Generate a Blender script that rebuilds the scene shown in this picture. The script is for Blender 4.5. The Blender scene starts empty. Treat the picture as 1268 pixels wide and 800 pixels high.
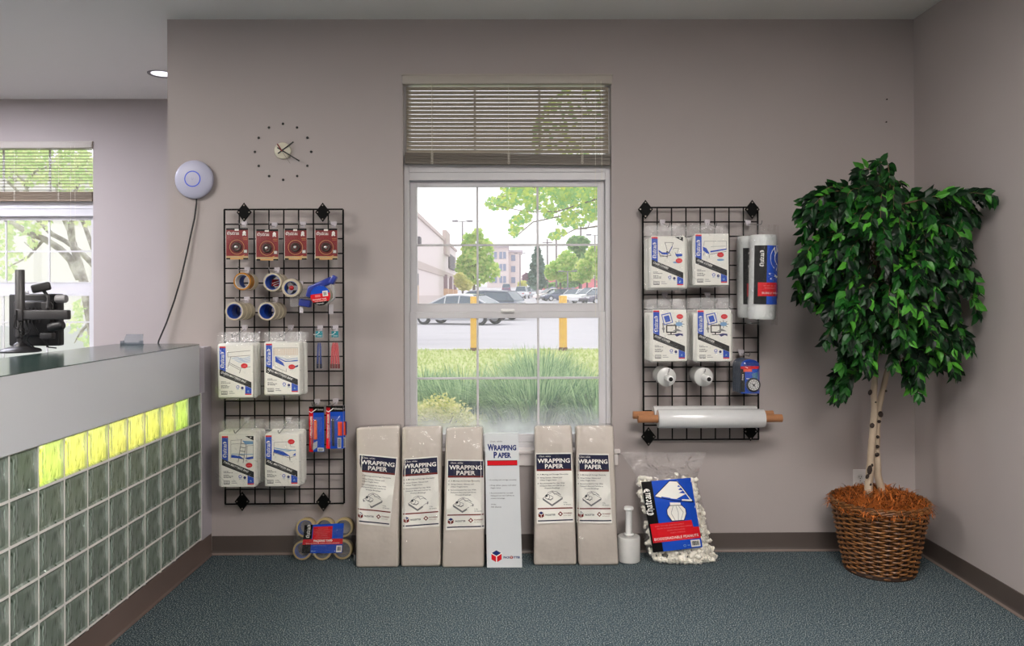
import bpy, bmesh, math, random
from mathutils import Vector, Matrix, noise
V = Vector
rnd = random.Random(7)
scn = bpy.context.scene
COL = scn.collection
PI = math.pi

# ------------------------------------------------------------------ camera
F = 943.0
D = 3.913
CZ = 1.324
YAW, ROLL = math.radians(.53), math.radians(.2)
_w = V((math.sin(YAW), math.cos(YAW), 0))
_r0 = V((math.cos(YAW), -math.sin(YAW), 0))
_u0 = V((0, 0, 1))
CR = _r0 * math.cos(ROLL) - _u0 * math.sin(ROLL)
CU = _u0 * math.cos(ROLL) + _r0 * math.sin(ROLL)
CW = _w
CAM = V((0, -D, CZ))
CXP = 632 + F * math.tan(YAW) * math.cos(ROLL)
CYP = 365 - F * math.tan(YAW) * math.sin(ROLL)
cd = bpy.data.cameras.new('camera')
cd.sensor_width = 36
cd.lens = F * 36 / 1268
cd.shift_x = -(CXP - 634) / 1268
cd.shift_y = (CYP - 400) / 1268
cd.clip_end = 1000
cam = bpy.data.objects.new('camera', cd)
COL.objects.link(cam)
M3 = Matrix((CR, CU, -CW)).transposed()
cam.matrix_world = Matrix.Translation(CAM) @ M3.to_4x4()
scn.camera = cam


def ray(px, py):
    return CW * F + CR * (px - CXP) - CU * (py - CYP)


def at(px, py, y=0.0):
    d = ray(px, py)
    return CAM + d * ((y - CAM.y) / d.y)


def atz(px, py, z):
    d = ray(px, py)
    return CAM + d * ((z - CAM.z) / d.z)


def proj(p):
    d = V(p) - CAM
    k = F / d.dot(CW)
    return CXP + d.dot(CR) * k, CYP - d.dot(CU) * k


# ------------------------------------------------------------------ materials
def lin(c):
    out = []
    for v in c[:3]:
        v = v / 255.0
        out.append(v / 12.92 if v <= .04045 else ((v + .055) / 1.055) ** 2.4)
    return (*out, 1.0)


MATS = {}


def newmat(name):
    m = bpy.data.materials.new(name)
    m.use_nodes = True
    nt = m.node_tree
    nt.nodes.clear()
    out = nt.nodes.new('ShaderNodeOutputMaterial')
    return m, nt, out


def N(nt, t, **kw):
    n = nt.nodes.new(t)
    for k, v in kw.items():
        if k in n.inputs.keys():
            n.inputs[k].default_value = v
        else:
            setattr(n, k, v)
    return n


def coords(nt, scale=(1, 1, 1), gen='Object'):
    tc = N(nt, 'ShaderNodeTexCoord')
    mp = N(nt, 'ShaderNodeMapping')
    mp.inputs['Scale'].default_value = scale
    nt.links.new(tc.outputs[gen], mp.inputs['Vector'])
    return mp.outputs['Vector']


def P(name, rgb, rough=.6, metal=0.0, var=None, bump=None, spec=.5, coat=0.0, trans=0.0, sss=None, emit=None):
    """var=(scale, rgb2, contrast, axis scale)  bump=(scale, strength, distance)"""
    if name in MATS:
        return MATS[name]
    m, nt, out = newmat(name)
    b = N(nt, 'ShaderNodeBsdfPrincipled')
    b.inputs['Base Color'].default_value = lin(rgb)
    b.inputs['Roughness'].default_value = rough
    b.inputs['Metallic'].default_value = metal
    b.inputs['Specular IOR Level'].default_value = spec
    b.inputs['Coat Weight'].default_value = coat
    b.inputs['Coat Roughness'].default_value = .1
    b.inputs['Transmission Weight'].default_value = trans
    if emit:
        b.inputs['Emission Color'].default_value = lin(emit[0])
        b.inputs['Emission Strength'].default_value = emit[1]
    if var:
        nz = N(nt, 'ShaderNodeTexNoise')
        nz.inputs['Scale'].default_value = var[0]
        nz.inputs['Detail'].default_value = 4
        nt.links.new(coords(nt, var[3] if len(var) > 3 else (1, 1, 1)), nz.inputs['Vector'])
        cr = N(nt, 'ShaderNodeValToRGB')
        c = var[2]
        cr.color_ramp.elements[0].position = .5 - c
        cr.color_ramp.elements[1].position = .5 + c
        cr.color_ramp.elements[0].color = lin(rgb)
        cr.color_ramp.elements[1].color = lin(var[1])
        nt.links.new(nz.outputs['Fac'], cr.inputs['Fac'])
        nt.links.new(cr.outputs['Color'], b.inputs['Base Color'])
    if bump:
        nb = N(nt, 'ShaderNodeTexNoise')
        nb.inputs['Scale'].default_value = bump[0]
        nb.inputs['Detail'].default_value = 3
        nt.links.new(coords(nt, bump[3] if len(bump) > 3 else (1, 1, 1)), nb.inputs['Vector'])
        bp = N(nt, 'ShaderNodeBump')
        bp.inputs['Strength'].default_value = bump[1]
        bp.inputs['Distance'].default_value = bump[2]
        nt.links.new(nb.outputs['Fac'], bp.inputs['Height'])
        nt.links.new(bp.outputs['Normal'], b.inputs['Normal'])
    nt.links.new(b.outputs[0], out.inputs[0])
    MATS[name] = m
    return m


def film(name, white=.1, gloss=.12, rough=.12, tint=(255, 255, 255), bump=None, fres=.45):
    """clear plastic film: mostly see-through, a little milky, glossy wrinkles"""
    if name in MATS:
        return MATS[name]
    m, nt, out = newmat(name)
    tr = N(nt, 'ShaderNodeBsdfTransparent')
    tr.inputs[0].default_value = lin(tint)
    df = N(nt, 'ShaderNodeBsdfDiffuse')
    df.inputs[0].default_value = lin((235, 235, 235))
    gl = N(nt, 'ShaderNodeBsdfGlossy')
    gl.inputs['Roughness'].default_value = rough
    m1 = N(nt, 'ShaderNodeMixShader')
    m1.inputs[0].default_value = white
    m2 = N(nt, 'ShaderNodeMixShader')
    lw = N(nt, 'ShaderNodeLayerWeight')
    lw.inputs[0].default_value = .35
    mul = N(nt, 'ShaderNodeMath', operation='MULTIPLY_ADD')
    mul.inputs[1].default_value = fres
    mul.inputs[2].default_value = gloss
    nt.links.new(lw.outputs['Fresnel'], mul.inputs[0])
    nt.links.new(mul.outputs[0], m2.inputs[0])
    nt.links.new(tr.outputs[0], m1.inputs[1])
    nt.links.new(df.outputs[0], m1.inputs[2])
    nt.links.new(m1.outputs[0], m2.inputs[1])
    nt.links.new(gl.outputs[0], m2.inputs[2])
    if bump:
        nb = N(nt, 'ShaderNodeTexNoise')
        nb.inputs['Scale'].default_value = bump[0]
        nb.inputs['Detail'].default_value = 2
        nb.inputs['Distortion'].default_value = 1.5
        nt.links.new(coords(nt, bump[3] if len(bump) > 3 else (1, 1, 1)), nb.inputs['Vector'])
        bp = N(nt, 'ShaderNodeBump')
        bp.inputs['Strength'].default_value = bump[1]
        bp.inputs['Distance'].default_value = bump[2]
        nt.links.new(nb.outputs['Fac'], bp.inputs['Height'])
        nt.links.new(bp.outputs['Normal'], gl.inputs['Normal'])
        nt.links.new(bp.outputs['Normal'], lw.inputs['Normal'])
    nt.links.new(m2.outputs[0], out.inputs[0])
    MATS[name] = m
    return m


def leafmat(name, rgb, rgb2, trl=.35, rough=.45, spec=.4, stops=None):
    if name in MATS:
        return MATS[name]
    m, nt, out = newmat(name)
    b = N(nt, 'ShaderNodeBsdfPrincipled')
    b.inputs['Roughness'].default_value = rough
    b.inputs['Specular IOR Level'].default_value = spec
    t = N(nt, 'ShaderNodeBsdfTranslucent')
    g = N(nt, 'ShaderNodeNewGeometry')
    cr = N(nt, 'ShaderNodeValToRGB')
    cr.color_ramp.elements[0].color = lin(rgb)
    cr.color_ramp.elements[1].color = lin(rgb2)
    for p_, c_ in stops or ():
        e_ = cr.color_ramp.elements.new(p_)
        e_.color = lin(c_)
    nt.links.new(g.outputs['Random Per Island'], cr.inputs['Fac'])
    nt.links.new(cr.outputs[0], b.inputs['Base Color'])
    nt.links.new(cr.outputs[0], t.inputs[0])
    mx = N(nt, 'ShaderNodeMixShader')
    mx.inputs[0].default_value = trl
    nt.links.new(b.outputs[0], mx.inputs[1])
    nt.links.new(t.outputs[0], mx.inputs[2])
    nt.links.new(mx.outputs[0], out.inputs[0])
    MATS[name] = m
    return m


def emitmat(name, rgb, strength):
    if name in MATS:
        return MATS[name]
    m, nt, out = newmat(name)
    e = N(nt, 'ShaderNodeEmission')
    e.inputs[0].default_value = lin(rgb)
    e.inputs[1].default_value = strength
    nt.links.new(e.outputs[0], out.inputs[0])
    MATS[name] = m
    return m


# ------------------------------------------------------------------ mesh builder
class MB:
    def __init__(s):
        s.v, s.f, s.m = [], [], []

    def add(s, vs, fs, mi=0, M=None):
        o = len(s.v)
        s.v += [M @ V(p) if M else V(p) for p in vs]
        s.f += [tuple(i + o for i in f) for f in fs]
        s.m += [mi] * len(fs)
        return s

    def box(s, a, b, mi=0, M=None):
        (x0, y0, z0), (x1, y1, z1) = a, b
        x0, x1 = min(x0, x1), max(x0, x1); y0, y1 = min(y0, y1), max(y0, y1); z0, z1 = min(z0, z1), max(z0, z1)
        vs = [(x0, y0, z0), (x1, y0, z0), (x1, y1, z0), (x0, y1, z0), (x0, y0, z1), (x1, y0, z1), (x1, y1, z1), (x0, y1, z1)]
        return s.add(vs, [(0, 3, 2, 1), (4, 5, 6, 7), (0, 1, 5, 4), (1, 2, 6, 5), (2, 3, 7, 6), (3, 0, 4, 7)], mi, M)

    def rbox(s, a, b, r, mi=0, M=None, seg=2, sub=None, fn=None):
        bm = bmesh.new()
        bmesh.ops.create_cube(bm, size=1)
        sz = [abs(b[i] - a[i]) for i in range(3)]
        c = [(a[i] + b[i]) / 2 for i in range(3)]
        for v in bm.verts:
            v.co = V([v.co[i] * sz[i] + c[i] for i in range(3)])
        r = min(r, min(sz) * .49)
        bmesh.ops.bevel(bm, geom=bm.edges[:], offset=r, segments=seg, profile=.5, affect='EDGES')
        if sub:
            for _ in range(sub):
                bmesh.ops.subdivide_edges(bm, edges=[e for e in bm.edges if e.calc_length() > max(sz) / 14], cuts=1, use_grid_fill=True)
        bm.verts.index_update()
        vs = [v.co.copy() for v in bm.verts]
        if fn:
            vs = [fn(p) for p in vs]
        s.add(vs, [tuple(v.index for v in f.verts) for f in bm.faces], mi, M)
        bm.free()
        return s

    def tube(s, pts, r, n=8, mi=0, cap=True, M=None):
        pts = [V(p) for p in pts]
        rs = r if isinstance(r, (list, tuple)) else [r] * len(pts)
        up = None
        vs, fs = [], []
        for i, p in enumerate(pts):
            t = (pts[min(i + 1, len(pts) - 1)] - pts[max(i - 1, 0)])
            if t.length < 1e-9:
                t = V((0, 0, 1))
            t.normalize()
            if up is None:
                up = V((0, 0, 1)) if abs(t.z) < .9 else V((1, 0, 0))
            a = t.cross(up)
            if a.length < 1e-6:
                a = t.orthogonal()
            a.normalize()
            b = a.cross(t).normalized()
            up = b
            for k in range(n):
                an = 2 * PI * k / n
                vs.append(p + (a * math.cos(an) + b * math.sin(an)) * rs[i])
        for i in range(len(pts) - 1):
            for k in range(n):
                k2 = (k + 1) % n
                fs.append((i * n + k, i * n + k2, (i + 1) * n + k2, (i + 1) * n + k))
        if cap:
            fs.append(tuple(reversed(range(n))))
            fs.append(tuple(range((len(pts) - 1) * n, len(pts) * n)))
        return s.add(vs, fs, mi, M)

    def lathe(s, prof, n=32, mi=0, M=None, closed=False):
        """prof: (r, h) along local z"""
        vs, fs = [], []
        for (r, h) in prof:
            for k in range(n):
                a = 2 * PI * k / n
                vs.append((r * math.cos(a), r * math.sin(a), h))
        L = len(prof)
        for i in range(L if closed else L - 1):
            j = (i + 1) % L
            for k in range(n):
                k2 = (k + 1) % n
                fs.append((i * n + k, i * n + k2, j * n + k2, j * n + k))
        return s.add(vs, fs, mi, M)

    def grid(s, nu, nv, fn, mi=0, M=None):
        vs = [fn(i / nu, j / nv) for j in range(nv + 1) for i in range(nu + 1)]
        fs = [(j * (nu + 1) + i, j * (nu + 1) + i + 1, (j + 1) * (nu + 1) + i + 1, (j + 1) * (nu + 1) + i) for j in range(nv) for i in range(nu)]
        return s.add(vs, fs, mi, M)

    def prism(s, poly, y0, y1, mi=0, M=None):
        """poly in (x,z); extruded along y"""
        n = len(poly)
        vs = [(x, y0, z) for x, z in poly] + [(x, y1, z) for x, z in poly]
        fs = [tuple(range(n)), tuple(reversed(range(n, 2 * n)))]
        fs += [(i, i + n, (i + 1) % n + n, (i + 1) % n) for i in range(n)]
        return s.add(vs, fs, mi, M)

    def build(s, name, mats, parent=None, smooth=None, bevel=None):
        me = bpy.data.meshes.new(name)
        me.from_pydata(s.v, [], s.f)
        if not isinstance(mats, (list, tuple)):
            mats = [mats]
        for m in mats:
            me.materials.append(m)
        me.polygons.foreach_set('material_index', s.m)
        if smooth is not None:
            me.polygons.foreach_set('use_smooth', [True] * len(s.f))
            if smooth < 180:
                me.set_sharp_from_angle(angle=math.radians(smooth))
        me.validate()
        me.update()
        o = bpy.data.objects.new(name, me)
        COL.objects.link(o)
        if parent:
            o.parent = parent
        if bevel:
            md = o.modifiers.new('bevel', 'BEVEL')
            md.width = bevel
            md.segments = 2
            md.limit_method = 'ANGLE'
        return o


def tag(o, label, cat, group=None, kind=None):
    o['label'] = label
    o['category'] = cat
    if group:
        o['group'] = group
    if kind:
        o['kind'] = kind
    return o


def thing(name, label, cat, loc=(0, 0, 0), rot=(0, 0, 0), group=None):
    o = bpy.data.objects.new(name, None)
    o.empty_display_size = .05
    COL.objects.link(o)
    o.location = loc
    o.rotation_euler = rot
    return tag(o, label, cat, group)


def struct(o):
    o['kind'] = 'structure'
    return o


def dup(root, loc=None, label=None, rot=None):
    r = root.copy()
    COL.objects.link(r)
    if loc is not None:
        r.location = loc
    if rot is not None:
        r.rotation_euler = rot
    if label:
        r['label'] = label
    for ch in [c for c in COL.objects if c.parent == root]:
        c = ch.copy()
        COL.objects.link(c)
        c.parent = r
        for g in [q for q in COL.objects if q.parent == ch]:
            d = g.copy()
            COL.objects.link(d)
            d.parent = c
    return r


# ------------------------------------------------------------------ printed matter
_TX = {}


def textmesh(s, bold=0.0, shear=0.0):
    k = (s, bold, shear)
    if k not in _TX:
        cu = bpy.data.curves.new('t', 'FONT')
        cu.body = s
        cu.size = 1
        cu.offset = bold
        cu.shear = shear
        cu.resolution_u = 2
        ob = bpy.data.objects.new('t', cu)
        me = bpy.data.meshes.new_from_object(ob)
        vs = [(v.co.x, v.co.y) for v in me.vertices]
        fs = [tuple(p.vertices) for p in me.polygons]
        bpy.data.meshes.remove(me)
        bpy.data.objects.remove(ob)
        bpy.data.curves.remove(cu)
        _TX[k] = (vs, fs)
    return _TX[k]


BL = {
    'C': ([[(.8, 1.12), (.6, 1.35), (.22, 1.15), (.1, .7), (.22, .2), (.5, 0), (.85, .22)], [(.47, 1.25), (.42, .12)]], 1.0),
    'h': ([[(.1, 1.45), (.1, 0.05)], [(.1, .75), (.35, 1), (.6, .8), (.6, .2), (.42, -.3)]], .8),
    'a': ([[(.1, .85), (.35, 1), (.55, .8), (.55, .15), (.7, 0)], [(.55, .55), (.15, .4), (.1, .15), (.3, 0), (.55, .15)]], .8),
    't': ([[(.25, 1.3), (.25, .15), (.45, 0), (.6, .1)], [(.05, 1), (.55, 1)]], .64),
    'e': ([[(.58, .18), (.35, 0), (.1, .2), (.1, .8), (.35, 1), (.55, .75), (.12, .45)]], .7),
    'u': ([[(.1, 1), (.1, .15), (.3, 0), (.55, .2)], [(.55, 1), (.55, .1), (.7, 0)]], .82),
}


class Art:
    """flat printed artwork in its own units: u to the right, v DOWN"""

    def __init__(s):
        s.it = []

    def raw(s, vs, fs, m, l):
        s.it.append((vs, fs, m, l))

    def poly(s, pts, m, l=1):
        s.raw(list(pts), [tuple(range(len(pts)))], m, l)

    def rect(s, a, b, c, d, m, l=1, n=1):
        for i in range(n):
            x0, x1 = a + (c - a) * i / n, a + (c - a) * (i + 1) / n
            s.poly([(x0, b), (x1, b), (x1, d), (x0, d)], m, l)

    def disc(s, cx, cy, rx, ry, m, l=1, n=18, rot=0):
        c, q = math.cos(rot), math.sin(rot)
        pts = []
        for i in range(n):
            x, y = rx * math.cos(2 * PI * i / n), ry * math.sin(2 * PI * i / n)
            pts.append((cx + x * c - y * q, cy + x * q + y * c))
        s.poly(pts, m, l)

    def ring(s, cx, cy, r0, r1, m, l=1, n=20):
        for i in range(n):
            a, b = 2 * PI * i / n, 2 * PI * (i + 1) / n
            s.poly([(cx + r0 * math.cos(a), cy + r0 * math.sin(a)), (cx + r1 * math.cos(a), cy + r1 * math.sin(a)),
                    (cx + r1 * math.cos(b), cy + r1 * math.sin(b)), (cx + r0 * math.cos(b), cy + r0 * math.sin(b))], m, l)

    def line(s, pts, w, m, l=2):
        for (a, b), (c, d) in zip(pts[:-1], pts[1:]):
            dx, dy = c - a, d - b
            L = math.hypot(dx, dy) or 1
            nx, ny = -dy / L * w / 2, dx / L * w / 2
            ex, ey = dx / L * w * .3, dy / L * w * .3
            s.poly([(a + nx - ex, b + ny - ey), (c + nx + ex, d + ny + ey), (c - nx + ex, d - ny + ey), (a - nx - ex, b - ny - ey)], m, l)

    def text(s, t, x, y, h, m, l=3, al='l', w=None, rot=0, bold=0.0, shear=0.0, sx=1.0):
        """x,y = baseline start (or centre); h = cap height in units; w = fit width"""
        vs, fs = textmesh(t, bold, shear)
        if not vs:
            return
        x0 = min(p[0] for p in vs); x1 = max(p[0] for p in vs)
        k = h / .7
        kx = (w / (x1 - x0)) if w else k * sx
        off = {'l': -x0, 'c': -(x0 + x1) / 2, 'r': -x1}[al]
        c, q = math.cos(rot), math.sin(rot)
        o = []
        for (a, b) in vs:
            u, v = (a + off) * kx, -b * k
            o.append((x + u * c - v * q, y + u * q + v * c))
        s.raw(o, fs, m, l)

    def black(s, x, y, h, m, l=3, rot=0, sx=1.0, word='Chateau', lion=True):
        """blackletter word written with a broad nib; h = x-height"""
        nib = (.1, .1)
        c, q = math.cos(rot), math.sin(rot)
        T = lambda u, v: (x + (u * sx * c + v * q) * h, y + (u * sx * q - v * c) * h)
        px = 0
        for ch in word:
            st, adv = BL[ch]
            for sk in st:
                for (a, b), (e, f) in zip(sk[:-1], sk[1:]):
                    a2, e2 = a + px, e + px
                    s.raw([T(a2 - nib[0], b - nib[1]), T(a2 + nib[0], b + nib[1]), T(e2 + nib[0], f + nib[1]), T(e2 - nib[0], f - nib[1])], [(0, 1, 2, 3)], m, l)
                    s.raw([T(e2 + i, f + j) for i, j in ((-.1, -.1), (-.05, .05), (.1, .1), (.05, -.05))], [(0, 1, 2, 3)], m, l)
            px += adv
        if lion:
            for (dx, dy, rx, ry, rr) in ((.45, .55, .38, .16, .9), (.55, 1.05, .3, .17, -.5), (.25, 1.1, .15, .3, .3), (.75, .5, .16, .4, -.3), (.5, .1, .3, .1, .4)):
                pts = []
                for i in range(10):
                    a = 2 * PI * i / 10
                    u, v = rx * math.cos(a), ry * math.sin(a)
                    pts.append(T(px + dx + u * math.cos(rr) - v * math.sin(rr), dy + u * math.sin(rr) + v * math.cos(rr)))
                s.poly(pts, m, l)

    def para(s, x, y, w, rows, m, rng, h=.5, gap=1.0, l=3):
        pass

    def barcode(s, x0, y0, x1, y1, m, l=2, n=11, seed=3):
        r = random.Random(seed)
        x = x0
        while x < x1:
            w = (x1 - x0) / n * r.choice((.4, .7, 1.0))
            s.rect(x, y0, min(x + w, x1), y1, m, l)
            x += w + (x1 - x0) / n * r.choice((.3, .5))

    def build(s, name, fn, parent=None, step=.0004):
        """fn(u, v, d) -> 3D point; d = height off the sheet"""
        mats, mb = [], MB()
        for vs, fs, m, l in s.it:
            if m not in mats:
                mats.append(m)
            mb.add([fn(u, v, l * step) for u, v in vs], fs, mats.index(m))
        o = mb.build(name, mats, parent)
        return o


def quadfn(TL, TR, BR, BL_, W, H):
    TL, TR, BR, BL_ = V(TL), V(TR), V(BR), V(BL_)
    n = (TR - TL).cross(BL_ - TL).normalized()
    if n.y > 0:
        n = -n

    def fn(u, v, d):
        a, b = u / W, v / H
        return TL * (1 - a) * (1 - b) + TR * a * (1 - b) + BR * a * b + BL_ * (1 - a) * b + n * d
    return fn


INK = {}
def ink(nm, rgb, rough=.6):
    return P('ink_' + nm, rgb, rough, spec=.15)
BLK = ink('black', (9, 9, 10)); WHT = ink('white', (238, 236, 230)); BLU = ink('blue', (22, 72, 178)); RED = ink('red', (205, 20, 32))
NAV = ink('navy', (36, 38, 62)); BRN = ink('brownred', (112, 40, 34)); GRY = ink('grey', (120, 120, 122)); LBL = ink('lightblue', (120, 160, 200))
PAP = ink('paper', (232, 230, 222)); DGR = ink('darkgrey', (60, 62, 66)); TAN = ink('tan', (196, 150, 96)); TEA = ink('teal', (24, 128, 140)); ORG = ink('orange', (236, 82, 40))
NVB = ink('navyblue', (24, 34, 96)); DRD = ink('darkred', (140, 26, 32)); GLD = ink('gold', (190, 150, 90))
LAMP = 34.0
SKY = 1.75
# ================================================================== room shell
CEIL = at(650, 24, 0).z
XR = at(1132.5, 360, 0).x            # right wall
XL = at(208, 300, 0).x               # left end of the back wall
YA = 1.58                            # alcove wall
XLL, YR = -6.2, -7.0
WT = .16
wallm = P('wall_paint', (172, 163, 160), .75, bump=(220, .12, .002), var=(1.2, (166, 157, 154), .3))
ceilm = P('ceiling_paint', (228, 226, 222), .85, bump=(150, .1, .002))
WX0, WX1 = at(499, 300, 0).x, at(757.5, 300, 0).x
WZ0, WZ1 = at(628, 558, 0).z, at(628, 94.5, 0).z
VX0, VX1 = at(-69, 300, YA).x, at(115.5, 300, YA).x
VZ0, VZ1 = .53, at(60, 175, YA).z


def wall_with_hole(name, x0, x1, y, hx0, hx1, hz0, hz1):
    mb = MB()
    mb.box((x0, y, 0), (hx0, y + WT, CEIL)).box((hx1, y, 0), (x1, y + WT, CEIL))
    mb.box((hx0, y, 0), (hx1, y + WT, hz0)).box((hx0, y, hz1), (hx1, y + WT, CEIL))
    return struct(mb.build(name, wallm))


wall_with_hole('wall_back', XL, XR + .15, 0, WX0, WX1, WZ0, WZ1)
struct(MB().box((XL, WT, 0), (XL + WT, YA + WT, CEIL)).build('wall_alcove_right', wallm))
wall_with_hole('wall_alcove_back', XLL - .15, XL, YA, VX0, VX1, VZ0, VZ1)
struct(MB().box((XR, YR - .15, 0), (XR + .15, 0, CEIL)).build('wall_right', wallm))
mb = MB()      # left wall with a shop-front opening towards the street
mb.box((XLL - .15, YR, 0), (XLL, -5.6, CEIL)).box((XLL - .15, -1.6, 0), (XLL, YA, CEIL))
mb.box((XLL - .15, -5.6, 2.4), (XLL, -1.6, CEIL)).box((XLL - .15, -5.6, 0), (XLL, -1.6, .3))
struct(mb.build('wall_left', wallm))
struct(MB().box((XLL - .15, YR - .15, 0), (XR, YR, CEIL)).build('wall_front', wallm))
struct(MB().box((XLL - .15, YR - .15, CEIL), (XR + .15, WT, CEIL + .12)).box((XLL - .15, WT, CEIL), (XL + WT, YA + WT, CEIL + .12)).build('ceiling', ceilm))

# carpet
m, nt, out = newmat('carpet')
b = N(nt, 'ShaderNodeBsdfPrincipled', Roughness=.95)
b.inputs['Specular IOR Level'].default_value = .15
n1 = N(nt, 'ShaderNodeTexNoise'); n1.inputs['Scale'].default_value = 230; n1.inputs['Detail'].default_value = 2
n2 = N(nt, 'ShaderNodeTexNoise'); n2.inputs['Scale'].default_value = 120; n2.inputs['Detail'].default_value = 4
co = coords(nt)
nt.links.new(co, n1.inputs['Vector']); nt.links.new(co, n2.inputs['Vector'])
c1 = N(nt, 'ShaderNodeValToRGB')
for i, (p, c) in enumerate([(.36, (16, 25, 29)), (.49, (60, 76, 83)), (.57, (90, 106, 114)), (.66, (188, 194, 188))]):
    e = c1.color_ramp.elements[i] if i < 2 else c1.color_ramp.elements.new(p)
    e.position = p; e.color = lin(c)
nt.links.new(n1.outputs['Fac'], c1.inputs['Fac'])
mx = N(nt, 'ShaderNodeMix', data_type='RGBA', blend_type='MULTIPLY')
mx.inputs[0].default_value = .5
c2 = N(nt, 'ShaderNodeValToRGB'); c2.color_ramp.elements[0].position = .35; c2.color_ramp.elements[0].color = (.45, .5, .55, 1); c2.color_ramp.elements[1].position = .6
nt.links.new(n2.outputs['Fac'], c2.inputs['Fac'])
nt.links.new(c1.outputs[0], mx.inputs[6]); nt.links.new(c2.outputs[0], mx.inputs[7])
nt.links.new(mx.outputs[2], b.inputs['Base Color'])
bp = N(nt, 'ShaderNodeBump'); bp.inputs['Strength'].default_value = .5; bp.inputs['Distance'].default_value = .0015
nt.links.new(n1.outputs['Fac'], bp.inputs['Height']); nt.links.new(bp.outputs[0], b.inputs['Normal'])
nt.links.new(b.outputs[0], out.inputs[0])
carpet = m
struct(MB().box((XLL - .15, YR - .15, -.1), (XR + .15, YA + WT, 0)).build('floor', carpet))

# vinyl cove base
basem = P('cove_base_vinyl', (70, 61, 57), .45, bump=(30, .1, .002), var=(3, (78, 69, 64), .2))
edgem = P('cove_base_toe', (118, 104, 97), .4)
BH = .094


def base(name, fn, L, nm=basem):
    prof = [(0, BH), (.005, BH), (.006, BH - .004), (.006, .022), (.010, .010), (.017, .003), (.017, 0), (0, 0)]
    mb = MB()
    n = len(prof)
    vs = [fn(0, d, z) for d, z in prof] + [fn(L, d, z) for d, z in prof]
    fs = [tuple(range(n)), tuple(range(n, 2 * n))]
    mats = [0, 0]
    for i in range(n):
        fs.append((i, (i + 1) % n, (i + 1) % n + n, i + n)); mats.append(1 if i in (4, 5) else 0)
    mb.add(vs, fs); mb.m = mats
    return struct(mb.build(name, [nm, edgem], smooth=30))


XC = at(262, 560, 0).x               # counter front plane
base('baseboard_back', lambda l, d, z: (XC + .003 + l, -d, z), XR - XC - .003)
base('baseboard_right', lambda l, d, z: (XR - d, -l, z), 6.9)
base('baseboard_alcove', lambda l, d, z: (XLL + l, YA - d, z), XL - XLL)

# ------------------------------------------------------------------ windows
vinyl = P('window_vinyl', (206, 204, 206), .4, var=(6, (198, 196, 198), .3))
trimm = P('window_trim_paint', (226, 218, 215), .5)
m, nt, out = newmat('window_glass')          # pane with a painted haze that pales the view, dusty along its lower edge
tr = N(nt, 'ShaderNodeBsdfTransparent'); gl = N(nt, 'ShaderNodeBsdfGlossy', Roughness=.02); df = N(nt, 'ShaderNodeBsdfTranslucent')
df.inputs[0].default_value = (.9, .92, .95, 1)
tc = N(nt, 'ShaderNodeTexCoord'); sp = N(nt, 'ShaderNodeSeparateXYZ')
nt.links.new(tc.outputs['Object'], sp.inputs[0])
nz = N(nt, 'ShaderNodeTexNoise'); nz.inputs['Scale'].default_value = 9; nz.inputs['Detail'].default_value = 5
nt.links.new(tc.outputs['Object'], nz.inputs['Vector'])
mr = N(nt, 'ShaderNodeMapRange'); mr.inputs[1].default_value = .59; mr.inputs[2].default_value = .75; mr.inputs[3].default_value = .7; mr.inputs[4].default_value = 0
nt.links.new(sp.outputs['Z'], mr.inputs[0])
mu = N(nt, 'ShaderNodeMath', operation='MULTIPLY'); nt.links.new(mr.outputs[0], mu.inputs[0]); nt.links.new(nz.outputs['Fac'], mu.inputs[1])
ad = N(nt, 'ShaderNodeMath', operation='ADD'); ad.inputs[1].default_value = .085; nt.links.new(mu.outputs[0], ad.inputs[0])
m1 = N(nt, 'ShaderNodeMixShader'); m2 = N(nt, 'ShaderNodeMixShader'); m2.inputs[0].default_value = .04
nt.links.new(ad.outputs[0], m1.inputs[0]); nt.links.new(tr.outputs[0], m1.inputs[1]); nt.links.new(df.outputs[0], m1.inputs[2])
nt.links.new(m1.outputs[0], m2.inputs[1]); nt.links.new(gl.outputs[0], m2.inputs[2]); nt.links.new(m2.outputs[0], out.inputs[0])
glassm = m


def frame_ring(mb, x0, z0, x1, z1, w, y0, y1, wt=None, wb=None):
    wt = wt or w; wb = wb or w
    mb.box((x0, y0, z0), (x0 + w, y1, z1)).box((x1 - w, y0, z0), (x1, y1, z1))
    mb.box((x0 + w, y0, z1 - wt), (x1 - w, y1, z1)).box((x0 + w, y0, z0), (x1 - w, y1, z0 + wb))


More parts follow.
